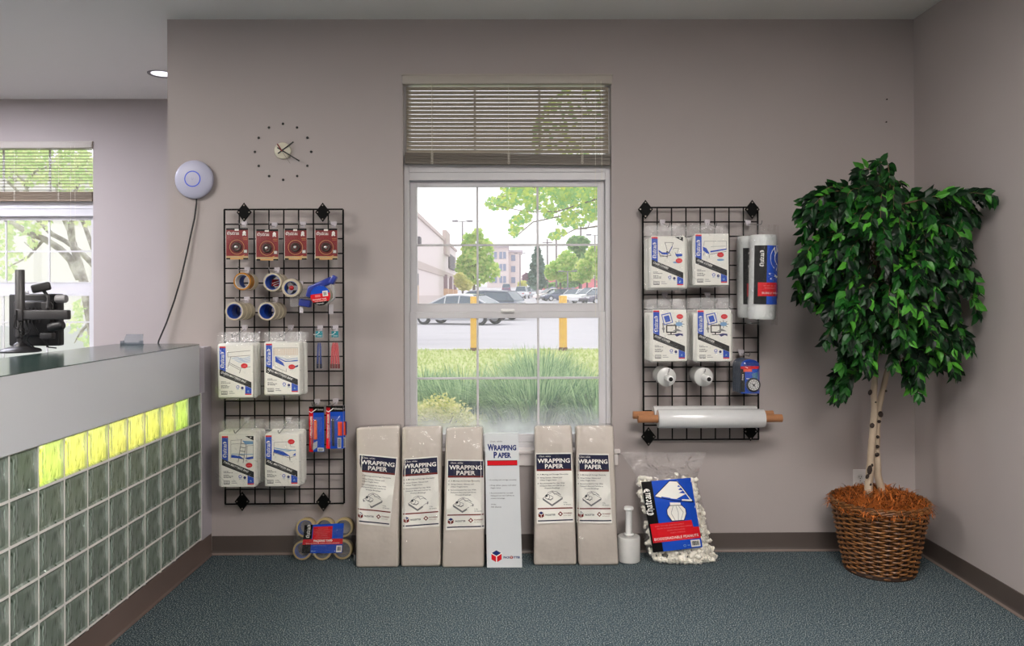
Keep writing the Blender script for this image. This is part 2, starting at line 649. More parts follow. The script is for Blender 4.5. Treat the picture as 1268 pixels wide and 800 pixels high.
def window(name, y, x0, x1, z0, z1, rows):
    """rows: py at the sashes' edges -> z values: mull_top, mull_bot, upper sash glass top/bottom, rail, lower glass top/bottom"""
    root = bpy.data.objects.new(name, None); COL.objects.link(root); root['kind'] = 'structure'
    yf = y + .05
    mt, mbm, ug1, ug0, mid, lg1, lg0, mz1, mz0 = rows
    fr = MB()
    frame_ring(fr, x0, z0, x1, z1, .026, yf - .004, yf + .085, .03, .035)
    fr.box((x0 + .01, yf, mbm), (x1 - .01, yf + .085, mt))                        # mullion below the transom
    fr.box((x0 + .026, yf - .006, mt - .006), (x1 - .026, yf + .02, mt + .004)).box((x0 + .026, yf - .006, (mt + mbm) / 2 - .003), (x1 - .026, yf + .0, (mt + mbm) / 2 + .003))
    fr.build('window_frame', vinyl, root, bevel=.003)
    a, c = x0 + .027, x1 - .027
    for nm, s0, s1, g0, g1, yo, mz in (('sash', mid, mbm, ug0, ug1, .035, mz1), ('sash', z0 + .035, mid, lg0, lg1, .004, mz0)):
        sb = MB()
        y0 = yf + yo
        sw = .034
        sb.box((a, y0, s0), (a + sw, y0 + .035, s1)).box((c - sw, y0, s0), (c, y0 + .035, s1))
        sb.box((a + sw, y0, g1), (c - sw, y0 + .035, s1)).box((a + sw, y0, s0), (c - sw, y0 + .035, g0))
        sb.box((a + sw, y0 - .004, g1 - .004), (c - sw, y0 + .002, g1)).box((a + sw, y0 - .004, g0), (c - sw, y0 + .002, g0 + .004))
        so = sb.build(nm, vinyl, root, bevel=.003)
        mu_ = MB()
        for k in (1, 2):
            xm = a + sw + (c - a - 2 * sw) * k / 3
            mu_.box((xm - .0055, y0 + .012, g0), (xm + .0055, y0 + .022, g1))
        mu_.box((a + sw, y0 + .0121, mz - .0055), (c - sw, y0 + .0221, mz + .0055))
        mu_.build('muntins', vinyl, so)
        MB().box((a + sw - .004, y0 + .016, g0 - .004), (c - sw + .004, y0 + .018, g1 + .004)).build('pane', glassm, so)
    tm = MB()
    for k in (1, 2):
        xm = a + (c - a) * k / 3
        tm.box((xm - .0055, yf + .04, mt), (xm + .0055, yf + .05, z1 - .03))
    tm.build('muntins', vinyl, root)
    MB().box((a, yf + .044, mt - .002), (c, yf + .046, z1 - .028)).build('pane', glassm, root)
    lk = MB()
    xm = (x0 + x1) / 2
    lk.rbox((xm - .036, yf - .012, mid - .006), (xm + .036, yf + .006, mid + .014), .004).rbox((xm - .025, yf - .02, mid + .0), (xm + .025, yf - .01, mid + .008), .003)
    lk.build('sash_lock', P('sash_lock_white', (225, 224, 222), .3), root, smooth=40)
    return root


zz = lambda py, y: at(628, py, y).z
Y1 = .05
window('window_1', 0, WX0, WX1, WZ0, WZ1, (zz(203, Y1), zz(223, Y1), zz(231, .09), zz(376.5, .09), zz(386, Y1), zz(393, .06), zz(538, .06), zz(303.5, .1), zz(468, .08)))
zv = lambda py: at(60, py, YA + .06).z
window('window_2', YA, VX0, VX1, VZ0, VZ1, (zv(249), zv(268), zv(272), zv(350), zv(362), zv(366), zv(500), zv(311), zv(399)))
# sill and apron
sl = MB()
sx0, sx1 = at(493, 560, -.02).x, at(768, 560, -.02).x
sl.box((sx0, -.028, WZ0 - .012), (sx1, .05, WZ0 + .006)).box((sx0 + .015, -.014, WZ0 - .075), (sx1 - .01, 0, WZ0 - .012))
struct(sl.build('trim_1', trimm, bevel=.003))
s2 = MB().box((VX0 - .03, YA - .028, VZ0 - .012), (VX1 + .03, YA + .05, VZ0 + .006)).box((VX0 - .02, YA - .014, VZ0 - .075), (VX1 + .02, YA, VZ0 - .012))
struct(s2.build('trim_2', trimm, bevel=.003))
w3 = bpy.data.objects.new('window_3', None); COL.objects.link(w3); w3['kind'] = 'structure'
f3 = MB()
for yy in (-5.6, -4.28, -2.94, -1.66):
    f3.box((XLL - .12, yy, .3), (XLL - .05, yy + .06, 2.4))
f3.box((XLL - .12, -5.6, .3), (XLL - .05, -1.6, .36)).box((XLL - .12, -5.6, 2.34), (XLL - .05, -1.6, 2.4))
f3.build('window_frame', P('dark_aluminium', (70, 66, 62), .4, .6), w3)
MB().box((XLL - .09, -5.6, .3), (XLL - .085, -1.6, 2.4)).build('pane', glassm, w3)

# ------------------------------------------------------------------ mini blinds
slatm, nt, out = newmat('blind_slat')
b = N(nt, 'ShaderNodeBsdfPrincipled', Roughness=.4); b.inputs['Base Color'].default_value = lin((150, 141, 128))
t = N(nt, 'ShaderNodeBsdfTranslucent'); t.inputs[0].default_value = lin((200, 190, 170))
mx = N(nt, 'ShaderNodeMixShader'); mx.inputs[0].default_value = .02
nt.links.new(b.outputs[0], mx.inputs[1]); nt.links.new(t.outputs[0], mx.inputs[2]); nt.links.new(mx.outputs[0], out.inputs[0])
railm = P('blind_rail', (176, 168, 158), .45)
cordm = P('blind_cord', (214, 208, 194), .8)


def blind(label, x0, x1, ztop, zfirst, zlast, zbot, n, tilt, y, skew, cords, wand_x, wand_z, stackn, stackm):
    root = thing('window_blind', label, 'window blind', ((x0 + x1) / 2, y, ztop))
    w = (x1 - x0) / 2
    MB().rbox((-w - .006, -.03, -.046), (w + .006, .012, 0), .003).box((-w - .008, -.034, -.002), (w + .008, .012, .004)).build('headrail', railm, root, smooth=30)
    sm = MB()
    hw = .0125
    for i in range(n):
        z = zfirst - ztop + (zlast - zfirst) * i / (n - 1)
        vs, fs = [], []
        for k in range(5):
            s = (k / 4 - .5) * 2
            yy = s * hw; bow = .0022 * (1 - s * s)
            a = math.radians(tilt)
            py_, pz = yy * math.cos(a) - bow * math.sin(a), -yy * math.sin(a) + bow * math.cos(a)
            for sx in (-w + .011, w - .011):
                vs.append((sx, py_, z + pz - skew * (sx / w) * (i / n) * .3))
        fs = [(2 * k, 2 * k + 1, 2 * k + 3, 2 * k + 2) for k in range(4)]
        sm.add(vs, fs)
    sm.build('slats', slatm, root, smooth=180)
    st = MB()
    for i in range(stackn):
        z = (zlast - .012 - ztop) + (zbot + .014 - zlast + .012) * i / max(1, stackn - 1)
        r = .003 * math.sin(i * 1.7)
        dz = skew
        vs = [(-w + .004, -.0125 + r, z + dz), (w - .004, -.0125 + r, z - dz), (w - .004, .0125 + r, z - dz - .001), (-w + .004, .0125 + r, z + dz - .001)]
        vs += [(a, b, c - .003) for a, b, c in vs]
        st.add(vs, [(0, 1, 2, 3), (7, 6, 5, 4), (0, 4, 5, 1), (1, 5, 6, 2), (2, 6, 7, 3), (3, 7, 4, 0)])
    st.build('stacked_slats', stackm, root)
    br = MB()
    zb = zbot - ztop
    vs = [(-w + .004, -.014, zb + skew + .012), (w - .004, -.014, zb - skew + .012), (w - .004, .014, zb - skew + .012), (-w + .004, .014, zb + skew + .012)]
    vs += [(a, b, c - .012) for a, b, c in vs]
    br.add(vs, [(0, 1, 2, 3), (7, 6, 5, 4), (0, 4, 5, 1), (1, 5, 6, 2), (2, 6, 7, 3), (3, 7, 4, 0)])
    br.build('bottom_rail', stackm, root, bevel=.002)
    for cx in cords:
        lc = MB()
        x = -w + 2 * w * cx
        for yy in (-.0145, .0145):
            lc.tube([(x, yy, -.04), (x, yy, zb + .01)], .0011, 5)
        zz_ = zlast - ztop - .01
        for j in range(7):                      # loose ladder loops over the stack
            zc = zz_ + (zb - zz_) * (j + .5) / 7
            lc.tube([(x - .006, -.016, zc + .004), (x + .001 * (j % 2), -.019, zc - .003), (x + .007, -.016, zc + .004)], .0012, 5)
        lc.build('ladder_cord', cordm, root)
    wd = MB()
    wd.tube([(wand_x, -.03, -.03), (wand_x + .002, -.034, -.3), (wand_x + .001, -.03, wand_z)], .0009, 5)
    wd.tube([(wand_x - .03, -.03, -.03), (wand_x - .03, -.032, -.3), (wand_x - .032, -.03, wand_z * .8)], .0008, 5)
    wd.build('pull_cord', cordm, root)
    return root


bx0, bx1 = at(500, 150, -.0).x, at(756.5, 150, -.0).x
zb_ = lambda py: at(628, py, .0).z
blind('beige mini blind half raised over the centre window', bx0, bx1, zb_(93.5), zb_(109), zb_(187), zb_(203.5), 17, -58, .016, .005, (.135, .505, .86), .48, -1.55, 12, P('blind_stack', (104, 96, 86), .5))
b2x0, b2x1 = VX0 + .006, VX1 - .006
zc_ = lambda py: at(60, py, YA).z
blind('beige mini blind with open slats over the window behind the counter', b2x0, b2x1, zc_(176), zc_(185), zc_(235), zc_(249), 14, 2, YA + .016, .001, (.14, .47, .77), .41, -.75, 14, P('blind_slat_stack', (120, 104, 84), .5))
# ================================================================== reception counter
CT = .238                                     # counter top below the eye
ZT = CZ - CT
XB = -1.965                                   # staff side
YE, YF = -.095, -2.45                         # end by the wall, end towards the viewer
lam = P('grey_laminate', (204, 206, 210), .35, bump=(40, .02, .001))
topm = P('green_laminate_top', (52, 72, 66), .16, var=(60, (40, 58, 54), .2), spec=.6)
groutm = P('block_grout', (222, 219, 213), .7)
counter = thing('reception_counter', 'grey reception counter with a dark green top and a glass block front', 'counter', ((XC + XB) / 2, (YE + YF) / 2, 0))
OC = V(counter.location)
def cl(o):                                    # world-built part -> child of the counter
    o.data.transform(Matrix.Translation(-OC)); o.parent = counter; return o
ZG1 = .842                                    # glass block field
B = .1443
NR, NC = 5, 15
ZG0 = ZG1 - NR * B - .006
# fascia with a rounded end by the wall
R = .085
def outline(x, r):
    pts = [(x, YF)]
    cy = YE - r
    for k in range(9):
        a = PI / 2 * k / 8
        pts.append((x - r + r * math.cos(a), cy + r * math.sin(a)))
    return pts
mb = MB()
xo = XC + .006
o_ = outline(xo, R) + [(XB, YE), (XB, YF)]
vs = [(x, y, ZG1) for x, y in o_] + [(x, y, ZT - .003) for x, y in o_]
n = len(o_)
mb.add(vs, [(i, (i + 1) % n, (i + 1) % n + n, i + n) for i in range(n)] + [tuple(reversed(range(n))), tuple(range(n, 2 * n))])
cl(mb.build('fascia', lam, smooth=30))
o_ = outline(xo + .001, R) + [(XB - .004, YE), (XB - .004, YF)]
mb = MB()
vs = [(x, y, ZT - .003) for x, y in o_] + [(x, y, ZT) for x, y in o_]
mb.add(vs, [(i, (i + 1) % n, (i + 1) % n + n, i + n) for i in range(n)] + [tuple(reversed(range(n))), tuple(range(n, 2 * n))])
cl(mb.build('counter_top', topm, smooth=30))
# staff-side panel, base and end post
cl(MB().box((XB, YF, 0), (XB + .018, YE, ZG1)).build('rear_panel', lam))
mb = MB()
prof = [(0, 0), (0, ZG0 - .006), (.004, ZG0 - .003), (.008, ZG0 - .003), (.009, .022), (.012, .010), (.019, .003), (.019, 0)]
n = len(prof)
vs = [(XC - .01 + d, YF, z) for d, z in prof] + [(XC - .01 + d, -.001, z) for d, z in prof]
mb.add(vs, [(i, (i + 1) % n, (i + 1) % n + n, i + n) for i in range(n)] + [tuple(range(n)), tuple(reversed(range(n, 2 * n)))])
basem2 = P('counter_base_vinyl', (98, 83, 76), .4, bump=(30, .1, .002), var=(3, (108, 92, 85), .2))
cl(mb.build('cove_base', basem2, smooth=30))
YG = at(250.5, 580, 0).y
yg1 = (943 * abs(XC) / (632 - 250.5)) - D     # y of the last block edge by the wall
cl(MB().box((XC - .1, yg1 + .004, ZG0 - .004), (XC, -.001, ZG1)).box((XC - .1, YE + .012, ZG1), (XC - .002, -.001, ZT - .02)).build('end_post', P('counter_post_paint', (176, 170, 176), .6)))
# grout lattice
mb = MB()
g = .0095
for r in range(NR + 1):
    z = ZG1 - r * B
    mb.box((XC - .075, yg1 - NC * B, z - g / 2 - (.002 if r == 0 else 0)), (XC - .004, yg1 + .004, z + g / 2 * (r > 0)))
for c in range(NC + 1):
    y = yg1 - c * B
    mb.box((XC - .075, y - g / 2, ZG0 - .004), (XC - .0041, y + g / 2, ZG1 - .001))
cl(mb.build('grout', groutm))
# glass blocks
m, nt, out = newmat('glass_block')
co = coords(nt)
dsk = N(nt, 'ShaderNodeTexNoise'); dsk.inputs['Scale'].default_value = 12; dsk.inputs['Detail'].default_value = 2; dsk.inputs['Distortion'].default_value = 1.2
mp = N(nt, 'ShaderNodeMapping'); mp.inputs['Scale'].default_value = (1, 2.6, .8); mp.inputs['Rotation'].default_value = (math.radians(18), 0, 0)
nt.links.new(co, mp.inputs[0]); nt.links.new(mp.outputs[0], dsk.inputs['Vector'])
streak = N(nt, 'ShaderNodeValToRGB')  # edge refractions painted into the block colour as dark slashes
for i, (p_, c_) in enumerate([(.312, (.04, .09, .07)), (.345, (.27, .33, .28)), (.55, (.33, .39, .34)), (.66, (.6, .66, .61))]):
    e = streak.color_ramp.elements[i] if i < 2 else streak.color_ramp.elements.new(p_)
    e.position = p_; e.color = (*c_, 1)
nt.links.new(dsk.outputs['Fac'], streak.inputs['Fac'])
tint = N(nt, 'ShaderNodeValToRGB')
for i, (p_, c_) in enumerate([(.312, (.2, .22, .1)), (.345, (.74, .82, .68)), (.75, (.95, 1, .94))]):
    e = tint.color_ramp.elements[i] if i < 2 else tint.color_ramp.elements.new(p_)
    e.position = p_; e.color = (*c_, 1)
nt.links.new(dsk.outputs['Fac'], tint.inputs['Fac'])
bp = N(nt, 'ShaderNodeBump'); bp.inputs['Strength'].default_value = .8; bp.inputs['Distance'].default_value = .02
nt.links.new(dsk.outputs['Fac'], bp.inputs['Height'])
df = N(nt, 'ShaderNodeBsdfDiffuse'); nt.links.new(streak.outputs[0], df.inputs[0])
tl = N(nt, 'ShaderNodeBsdfTranslucent'); nt.links.new(tint.outputs[0], tl.inputs[0])
tr = N(nt, 'ShaderNodeBsdfTransparent'); nt.links.new(tint.outputs[0], tr.inputs[0])
gl = N(nt, 'ShaderNodeBsdfGlossy', Roughness=.12); nt.links.new(bp.outputs[0], gl.inputs['Normal']); gl.inputs[0].default_value = (.85, .95, .9, 1)
a1 = N(nt, 'ShaderNodeMixShader'); a1.inputs[0].default_value = .45
nt.links.new(tl.outputs[0], a1.inputs[1]); nt.links.new(tr.outputs[0], a1.inputs[2])
a2 = N(nt, 'ShaderNodeMixShader'); a2.inputs[0].default_value = .45
nt.links.new(a1.outputs[0], a2.inputs[1]); nt.links.new(df.outputs[0], a2.inputs[2])
a3 = N(nt, 'ShaderNodeMixShader')
fr = N(nt, 'ShaderNodeLayerWeight'); fr.inputs[0].default_value = .25; nt.links.new(bp.outputs[0], fr.inputs['Normal'])
ma = N(nt, 'ShaderNodeMath', operation='MULTIPLY_ADD'); ma.inputs[1].default_value = .5; ma.inputs[2].default_value = .06
nt.links.new(fr.outputs['Fresnel'], ma.inputs[0]); nt.links.new(ma.outputs[0], a3.inputs[0])
nt.links.new(a2.outputs[0], a3.inputs[1]); nt.links.new(gl.outputs[0], a3.inputs[2]); nt.links.new(a3.outputs[0], out.inputs[0])
glassblock = m
h = (B - g) / 2
mb = MB()
def face(u, v):
    y, z = (u * 2 - 1) * h, (v * 2 - 1) * h
    e = max(abs(u * 2 - 1), abs(v * 2 - 1))
    x = 0 if e > .97 else (-.001 if e > .9 else (-.006 if e > .8 else -.004 + .0018 * math.sin(u * 9 + v * 2.3) + .0012 * math.sin(v * 11 - u * 3)))
    return (x - .003, y, z)
mb.grid(20, 20, face)
mb.add([(-.003, -h, -h), (-.003, h, -h), (-.003, h, h), (-.003, -h, h), (-.072, -h, -h), (-.072, h, -h), (-.072, h, h), (-.072, -h, h)],
       [(0, 4, 5, 1), (1, 5, 6, 2), (2, 6, 7, 3), (3, 7, 4, 0)])
for (u0, v0, u1, v1, w_) in ((.63, .9, .60, .66, .018), (.52, .5, .40, .16, .022), (.70, .34, .66, .22, .012), (.27, .62, .24, .5, .012)):  # moulded slashes: flat dark strips painting the edge refraction
    y0, z0, y1, z1 = (u0 * 2 - 1) * h, (v0 * 2 - 1) * h, (u1 * 2 - 1) * h, (v1 * 2 - 1) * h
    q = w_ * h
    mb.add([(-.0035, y0, z0), (-.0035, (y0 + y1) / 2 - q, (z0 + z1) / 2), (-.0035, y1, z1), (-.0035, (y0 + y1) / 2 + q * 1.6, (z0 + z1) / 2 + q)], [(0, 1, 2, 3)], 1)
for (u0, v0, v1) in ((.13, .88, .2), (.87, .9, .5)):       # pale strips painting the glint of flutes moulded beside the edge
    pts = [(-.004, (u0 * 2 - 1 + .025 * math.sin(k * 1.9 + u0 * 7)) * h, ((v0 + (v1 - v0) * k / 8) * 2 - 1) * h) for k in range(9)]
    mb.tube(pts, [.0006 + .0014 * abs(math.sin(k * 1.3)) for k in range(9)], 5, 2)
gb0 = mb.build('glass_block', [glassblock, P('flute_refraction_paint', (44, 52, 46), .3), P('flute_glint_paint', (176, 192, 182), .15)], counter, smooth=40)
first = True
for r in range(NR):
    for c in range(NC):
        o = gb0 if first else gb0.copy()
        if not first:
            COL.objects.link(o)
        first = False
        o.location = V((XC, yg1 - (c + .5) * B, ZG1 - (r + .5) * B)) - OC
        o.parent = counter
        if r == 0 and 1 <= c <= 8:
            o['label'] = 'glass block glowing yellow-green'
# inside: pale back board, and the lamp tray behind the top row
cl(MB().box((XC - .13, YF, ZG0 - .01), (XC - .125, -.1, ZG1)).build('inner_board', P('counter_inside', (150, 156, 150), .8)))
m, nt, out = newmat('lamp_lens')
e = N(nt, 'ShaderNodeEmission'); tc = N(nt, 'ShaderNodeTexCoord'); sp = N(nt, 'ShaderNodeSeparateXYZ')
cr = N(nt, 'ShaderNodeValToRGB')
yl0, yl1 = yg1 - 9 * B + .012 - OC.y, yg1 - B - .012 - OC.y
mr = N(nt, 'ShaderNodeMapRange'); mr.inputs[1].default_value = yl0; mr.inputs[2].default_value = yl1
nt.links.new(tc.outputs['Object'], sp.inputs[0]); nt.links.new(sp.outputs['Y'], mr.inputs[0]); nt.links.new(mr.outputs[0], cr.inputs[0])
for i, (p_, c_) in enumerate([(0, (.62, .9, .05)), (.14, (1, .9, .06)), (.5, (1, .82, .07)), (.86, (1, .9, .06)), (1, (.5, .9, .05))]):
    el = cr.color_ramp.elements[i] if i < 2 else cr.color_ramp.elements.new(p_)
    el.position = p_; el.color = (*c_, 1)
nt.links.new(cr.outputs[0], e.inputs[0]); e.inputs[1].default_value = 6.5
nt.links.new(e.outputs[0], out.inputs[0])
lens = m
mb = MB()
ya, yb = yg1 - 9 * B + .012, yg1 - B - .012
mb.box((XC - .1, ya, ZG1 - B + .008), (XC - .092, yb, ZG1 - .012))
lp = cl(mb.build('lamp_lens', lens)); lp['label'] = 'glowing yellow-green lamp lens'
mb = MB()
mb.tube([(XC - .084, ya + .02, ZG1 - .03), (XC - .084, yb - .02, ZG1 - .03)], .011, 10)
tb = cl(mb.build('lamp_tube', emitmat('lamp_tube', (255, 255, 190), 6)))
mb = MB()
mb.box((XC - .11, ya, ZG1 - B + .001), (XC - .076, yb, ZG1 - B + .004)).box((XC - .11, ya - .004, ZG1 - B + .001), (XC - .076, ya, ZG1 - .005)).box((XC - .11, yb, ZG1 - B + .001), (XC - .076, yb + .004, ZG1 - .005))
cl(mb.build('lamp_tray', lam))

# ------------------------------------------------------------------ things on the counter
dk = P('black_plastic', (34, 33, 35), .4, bump=(200, .03, .0005)); dk2 = P('charcoal_plastic', (58, 56, 57), .38); gm = P('grey_plastic', (140, 138, 140), .4)
bp_ = atz(25, 436, ZT)
pos = thing('point_of_sale_monitor', 'black point of sale monitor on a pole stand, its back to us on the counter', 'monitor', bp_)
def lp_(px, py, dy):                          # pixel at a depth -> local point of the monitor
    return at(px, py, bp_.y + dy) - V(bp_)
MB().lathe([(0, 0), (.078, 0), (.08, .006), (.074, .013), (.05, .02), (.034, .026), (0, .026)], 36).build('base', dk, pos, smooth=40)
z = lambda py: lp_(26, py, 0).z
MB().lathe([(0, z(334)), (.0165, z(334)), (.018, z(334) - .002), (.018, z(390)), (.0, z(390))], 20).build('pole', P('grey_metal_pole', (84, 82, 82), .35, .3), pos, smooth=40)
MB().lathe([(.0125, .02), (.0125, .06), (.017, .065), (.017, .1), (.013, .105), (.013, z(385))], 20).lathe([(.0, .02), (.03, .022), (.024, .034), (.0125, .042)], 20).build('lower_pole', dk, pos, smooth=40)
a = lp_(20, 383, -.02); c = lp_(84, 397, -.02)
MB().rbox((a.x, -.028, c.z), (.026, .02, a.z), .006).rbox((.02, -.02, c.z + .004), (c.x, .008, a.z - .004), .006).build('arm', dk2, pos, smooth=40)
a = lp_(13, 364, .1); c = lp_(79, 433, .1)
mb = MB()
mb.rbox((a.x, .085, .02), (c.x - .01, .125, a.z), .008, seg=3)
mb.rbox((a.x + .04, .05, c.z + .06), (c.x - .03, .09, a.z - .03), .012, seg=3)
mb.build('screen', dk, pos, smooth=40)
mb = MB()
for k in range(7):
    x = a.x + .06 + k * .016
    mb.box((x, .046, c.z + .12), (x + .007, .05, a.z - .06))
mb.rbox((-.0 + .07, .03, a.z - .075), (.1, .052, a.z - .035), .004)
mb.build('vent_ribs', dk2, pos)
p0 = lp_(38, 356, -.0)
mb = MB()
Rm = Matrix.Translation(lp_(51, 356, .03)) @ Matrix.Rotation(.5, 4, 'Z') @ Matrix.Rotation(-.25, 4, 'Y')
mb.rbox((-.036, -.03, -.018), (.036, .03, .018), .008, M=Rm, seg=3)
mb.tube([lp_(54, 360, .03), lp_(60, 368, .02), lp_(59, 382, .0)], .007, 8)
mb.build('scanner', dk, pos, smooth=40)
Rm = Matrix.Translation(lp_(76, 370, .04)) @ Matrix.Rotation(PI / 2, 4, 'Y')
MB().lathe([(0, -.022), (.016, -.022), (.018, -.018), (.018, .018), (.016, .022), (0, .022)], 20, M=Rm).build('speaker', gm, pos, smooth=40)
MB().lathe([(0, -.03), (.018, -.03), (.02, -.02), (.02, .025), (.016, .03), (0, .03)], 20, M=Matrix.Translation(lp_(70, 404, .0)) @ Matrix.Rotation(PI / 2 - .2, 4, 'Y')).rbox(lp_(54, 412, .02), lp_(64, 420, -.01), .003).build('hinge', dk, pos, smooth=40)
mb = MB()
mb.tube([lp_(20, 392, -.02), lp_(17, 405, -.03), lp_(26, 411, -.035), lp_(37, 408, -.03), lp_(33, 422, -.02), lp_(44, 432, -.0)], .003, 6)
mb.tube([lp_(32, 397, -.0), lp_(36, 410, -.02), lp_(27, 418, -.03), lp_(22, 408, -.03), lp_(25, 400, -.02)], .0028, 6)
mb.tube([lp_(40, 398, .02), lp_(48, 414, .02), lp_(60, 430, .03), lp_(70, 431, .04)], .003, 6)
mb.tube([lp_(56, 366, .03), lp_(66, 378, .03), lp_(62, 395, .03), lp_(60, 412, .03), lp_(58, 430, .04)], .0026, 6)
mb.tube([lp_(20, 384, -.03), lp_(20.5, 405, -.03)], .0022, 6)
mb.build('cables', P('black_cable', (14, 14, 15), .35), pos, smooth=60)

acr = film('clear_acrylic', .06, .0, .3, (215, 220, 225), fres=.06)
ch = thing('business_card_holder', 'small clear acrylic card holder at the far end of the counter top', 'card holder', atz(163, 427, ZT))
w = .048
mb = MB()
mb.box((-w, -.016, 0), (w, -.013, .012)).box((-w, -.016, 0), (w, .026, .003))
mb.add([(-w, .006, .003), (w, .006, .003), (w * .86, .03, .05), (-w * .86, .03, .05), (-w, .009, .003), (w, .009, .003), (w * .86, .033, .05), (-w * .86, .033, .05)],
       [(0, 1, 2, 3), (7, 6, 5, 4), (0, 4, 5, 1), (1, 5, 6, 2), (2, 6, 7, 3), (3, 7, 4, 0)])
mb.box((-w, -.016, 0), (-w + .003, .02, .02)).box((w - .003, -.016, 0), (w, .02, .02))
mb.build('holder', acr, ch)
# ================================================================== things on the walls and ceiling
# clock
cpt = at(350.5, 187, 0)
ck = thing('wall_clock', 'numberless wall clock of black dots around a small cream hub', 'clock', cpt)
S = lambda px: px * D / F
c0 = V(cpt)
Ry = Matrix.Rotation(PI / 2, 4, 'X')           # local z -> -y
MB().lathe([(0, .016), (.036, .016), (.041, .013), (.043, .006), (.043, 0), (0, 0)], 40, M=Ry).build('hub', P('clock_cream', (206, 200, 180), .4), ck, smooth=40)
red_ = P('clock_red', (120, 20, 24), .4); bk_ = P('clock_black', (14, 12, 13), .4)
def hand(name, p, q, w, y, m):
    a, b = at(*p, 0) - c0, at(*q, 0) - c0
    d = (b - a).normalized(); n = V((-d.z, 0, d.x)) * w / 2
    vs = []
    for yy in (y, y - .0015):
        vs += [V((a.x, yy, a.z)) + n, V((a.x, yy, a.z)) - n, V((b.x, yy, b.z)) - n, V((b.x, yy, b.z)) + n]
    return MB().add(vs, [(0, 1, 2, 3), (7, 6, 5, 4), (0, 4, 5, 1), (1, 5, 6, 2), (2, 6, 7, 3), (3, 7, 4, 0)]).build(name, m, ck)
hand('hour_hand', (345.5, 191), (364.8, 176.5), .0062, -.018, bk_)
hand('minute_hand', (345, 183.8), (372.2, 200.3), .0062, -.021, bk_)
hand('second_hand', (345.2, 179.5), (350.8, 188), .006, -.024, red_)
hand('second_hand_tip', (350.8, 188), (361, 203.5), .0018, -.024, P('clock_grey', (110, 104, 100), .4))
for k in range(12):
    a = k * PI / 6
    p = V((S(34.6) * math.sin(a), 0, S(34.6) * math.cos(a) - S(1)))
    MB().lathe([(0, .004), (.005, .0035), (.0065, .0015), (.0065, 0), (0, 0)], 14, M=Matrix.Translation(p) @ Ry).build('hour_dot', bk_, ck, smooth=40)

# wireless access point
ap = thing('wireless_access_point', 'round white wireless access point with a glowing blue ring on the wall', 'wireless access point', at(242.5, 223, 0))
R = S(23.6)
MB().lathe([(0, .02), (R * .7, .02), (R * .8, .012), (R * .8, 0)], 40, M=Ry).build('backplate', P('ap_base', (150, 150, 160), .5), ap, smooth=40)
prof = [(R * math.cos(t), .018 + .026 * math.sin(t) ** .9) for t in [PI / 2 * k / 12 for k in range(13)]]
MB().lathe([(R * .7, .014), (R * .97, .013), (R, .0165)] + prof, 56, M=Ry).build('dome', P('ap_white', (176, 176, 196), .4), ap, smooth=60)
MB().lathe([(S(8.6), .0425), (S(8.8), .0443), (S(9.6), .044), (S(9.9), .042)], 48, M=Ry).build('light_ring', emitmat('ap_glow', (110, 130, 255), .55), ap, smooth=60)
lg = Art()
lg.line([(-.6, -1.2), (-.6, .4), (0, 1.1), (.7, .5), (.9, -.6)], .32, P('ap_logo', (150, 152, 178), .4))
lg.build('emblem', lambda u, v, d: V((u * .0055, -.0442 - d, -v * .0055)), ap)
# its cable
mb = MB()
pts = [(243.5, 243, -.012), (243.3, 252, -.012), (241, 270, -.014), (236, 292, -.016), (231, 315, -.02), (224, 345, -.025), (216, 372, -.03), (206, 400, -.035), (196.5, 422, -.04), (193, 440, -.045), (191, 470, -.045)]
pp = [at(*q) for q in pts]
cb = MB().tube(pp, .0042, 8).build('cable', P('black_cable', (14, 14, 15), .35), smooth=60)
tag(cb, 'black cable hanging from the white access point down behind the counter', 'cable')

# outlet behind the plant
oc = at(1064.5, 595, 0)
ot = thing('electrical_outlet', 'white wall outlet low on the wall behind the plant stems', 'electrical outlet', oc)
pw = P('outlet_white', (205, 200, 198), .4)
MB().rbox((-.036, -.006, -.058), (.036, 0, .058), .003).build('faceplate', pw, ot, smooth=40)
a = Art()
for s in (-1, 1):
    a.disc(0, s * .019, .0165, .0145, P('outlet_face', (190, 186, 184), .4), 1)
    a.rect(-.007, s * .019 - .006, -.0045, s * .019 + .002, BLK, 2); a.rect(.0045, s * .019 - .006, .007, s * .019 + .002, BLK, 2); a.disc(0, s * .019 + .007, .0025, .0025, BLK, 2)
a.disc(0, 0, .003, .003, GRY, 1)
a.build('sockets', lambda u, v, d: V((u, -.0062 - d, -v)), ot)

# recessed lamp in the alcove ceiling
rl = atz(200, 91.5, CEIL)
dl = thing('recessed_downlight', 'recessed round downlight glowing in the ceiling beyond the wall corner', 'downlight', rl)
MB().lathe([(.062, .03), (.066, -.001), (.082, -.004), (.084, -.0015), (.084, 0.001)], 36).build('trim_ring', P('downlight_ring', (120, 116, 116), .35, .4), dl, smooth=40)
MB().lathe([(0, .0), (.0625, .0)], 36).build('lens', emitmat('downlight_glow', (238, 236, 255), 2.2), dl)
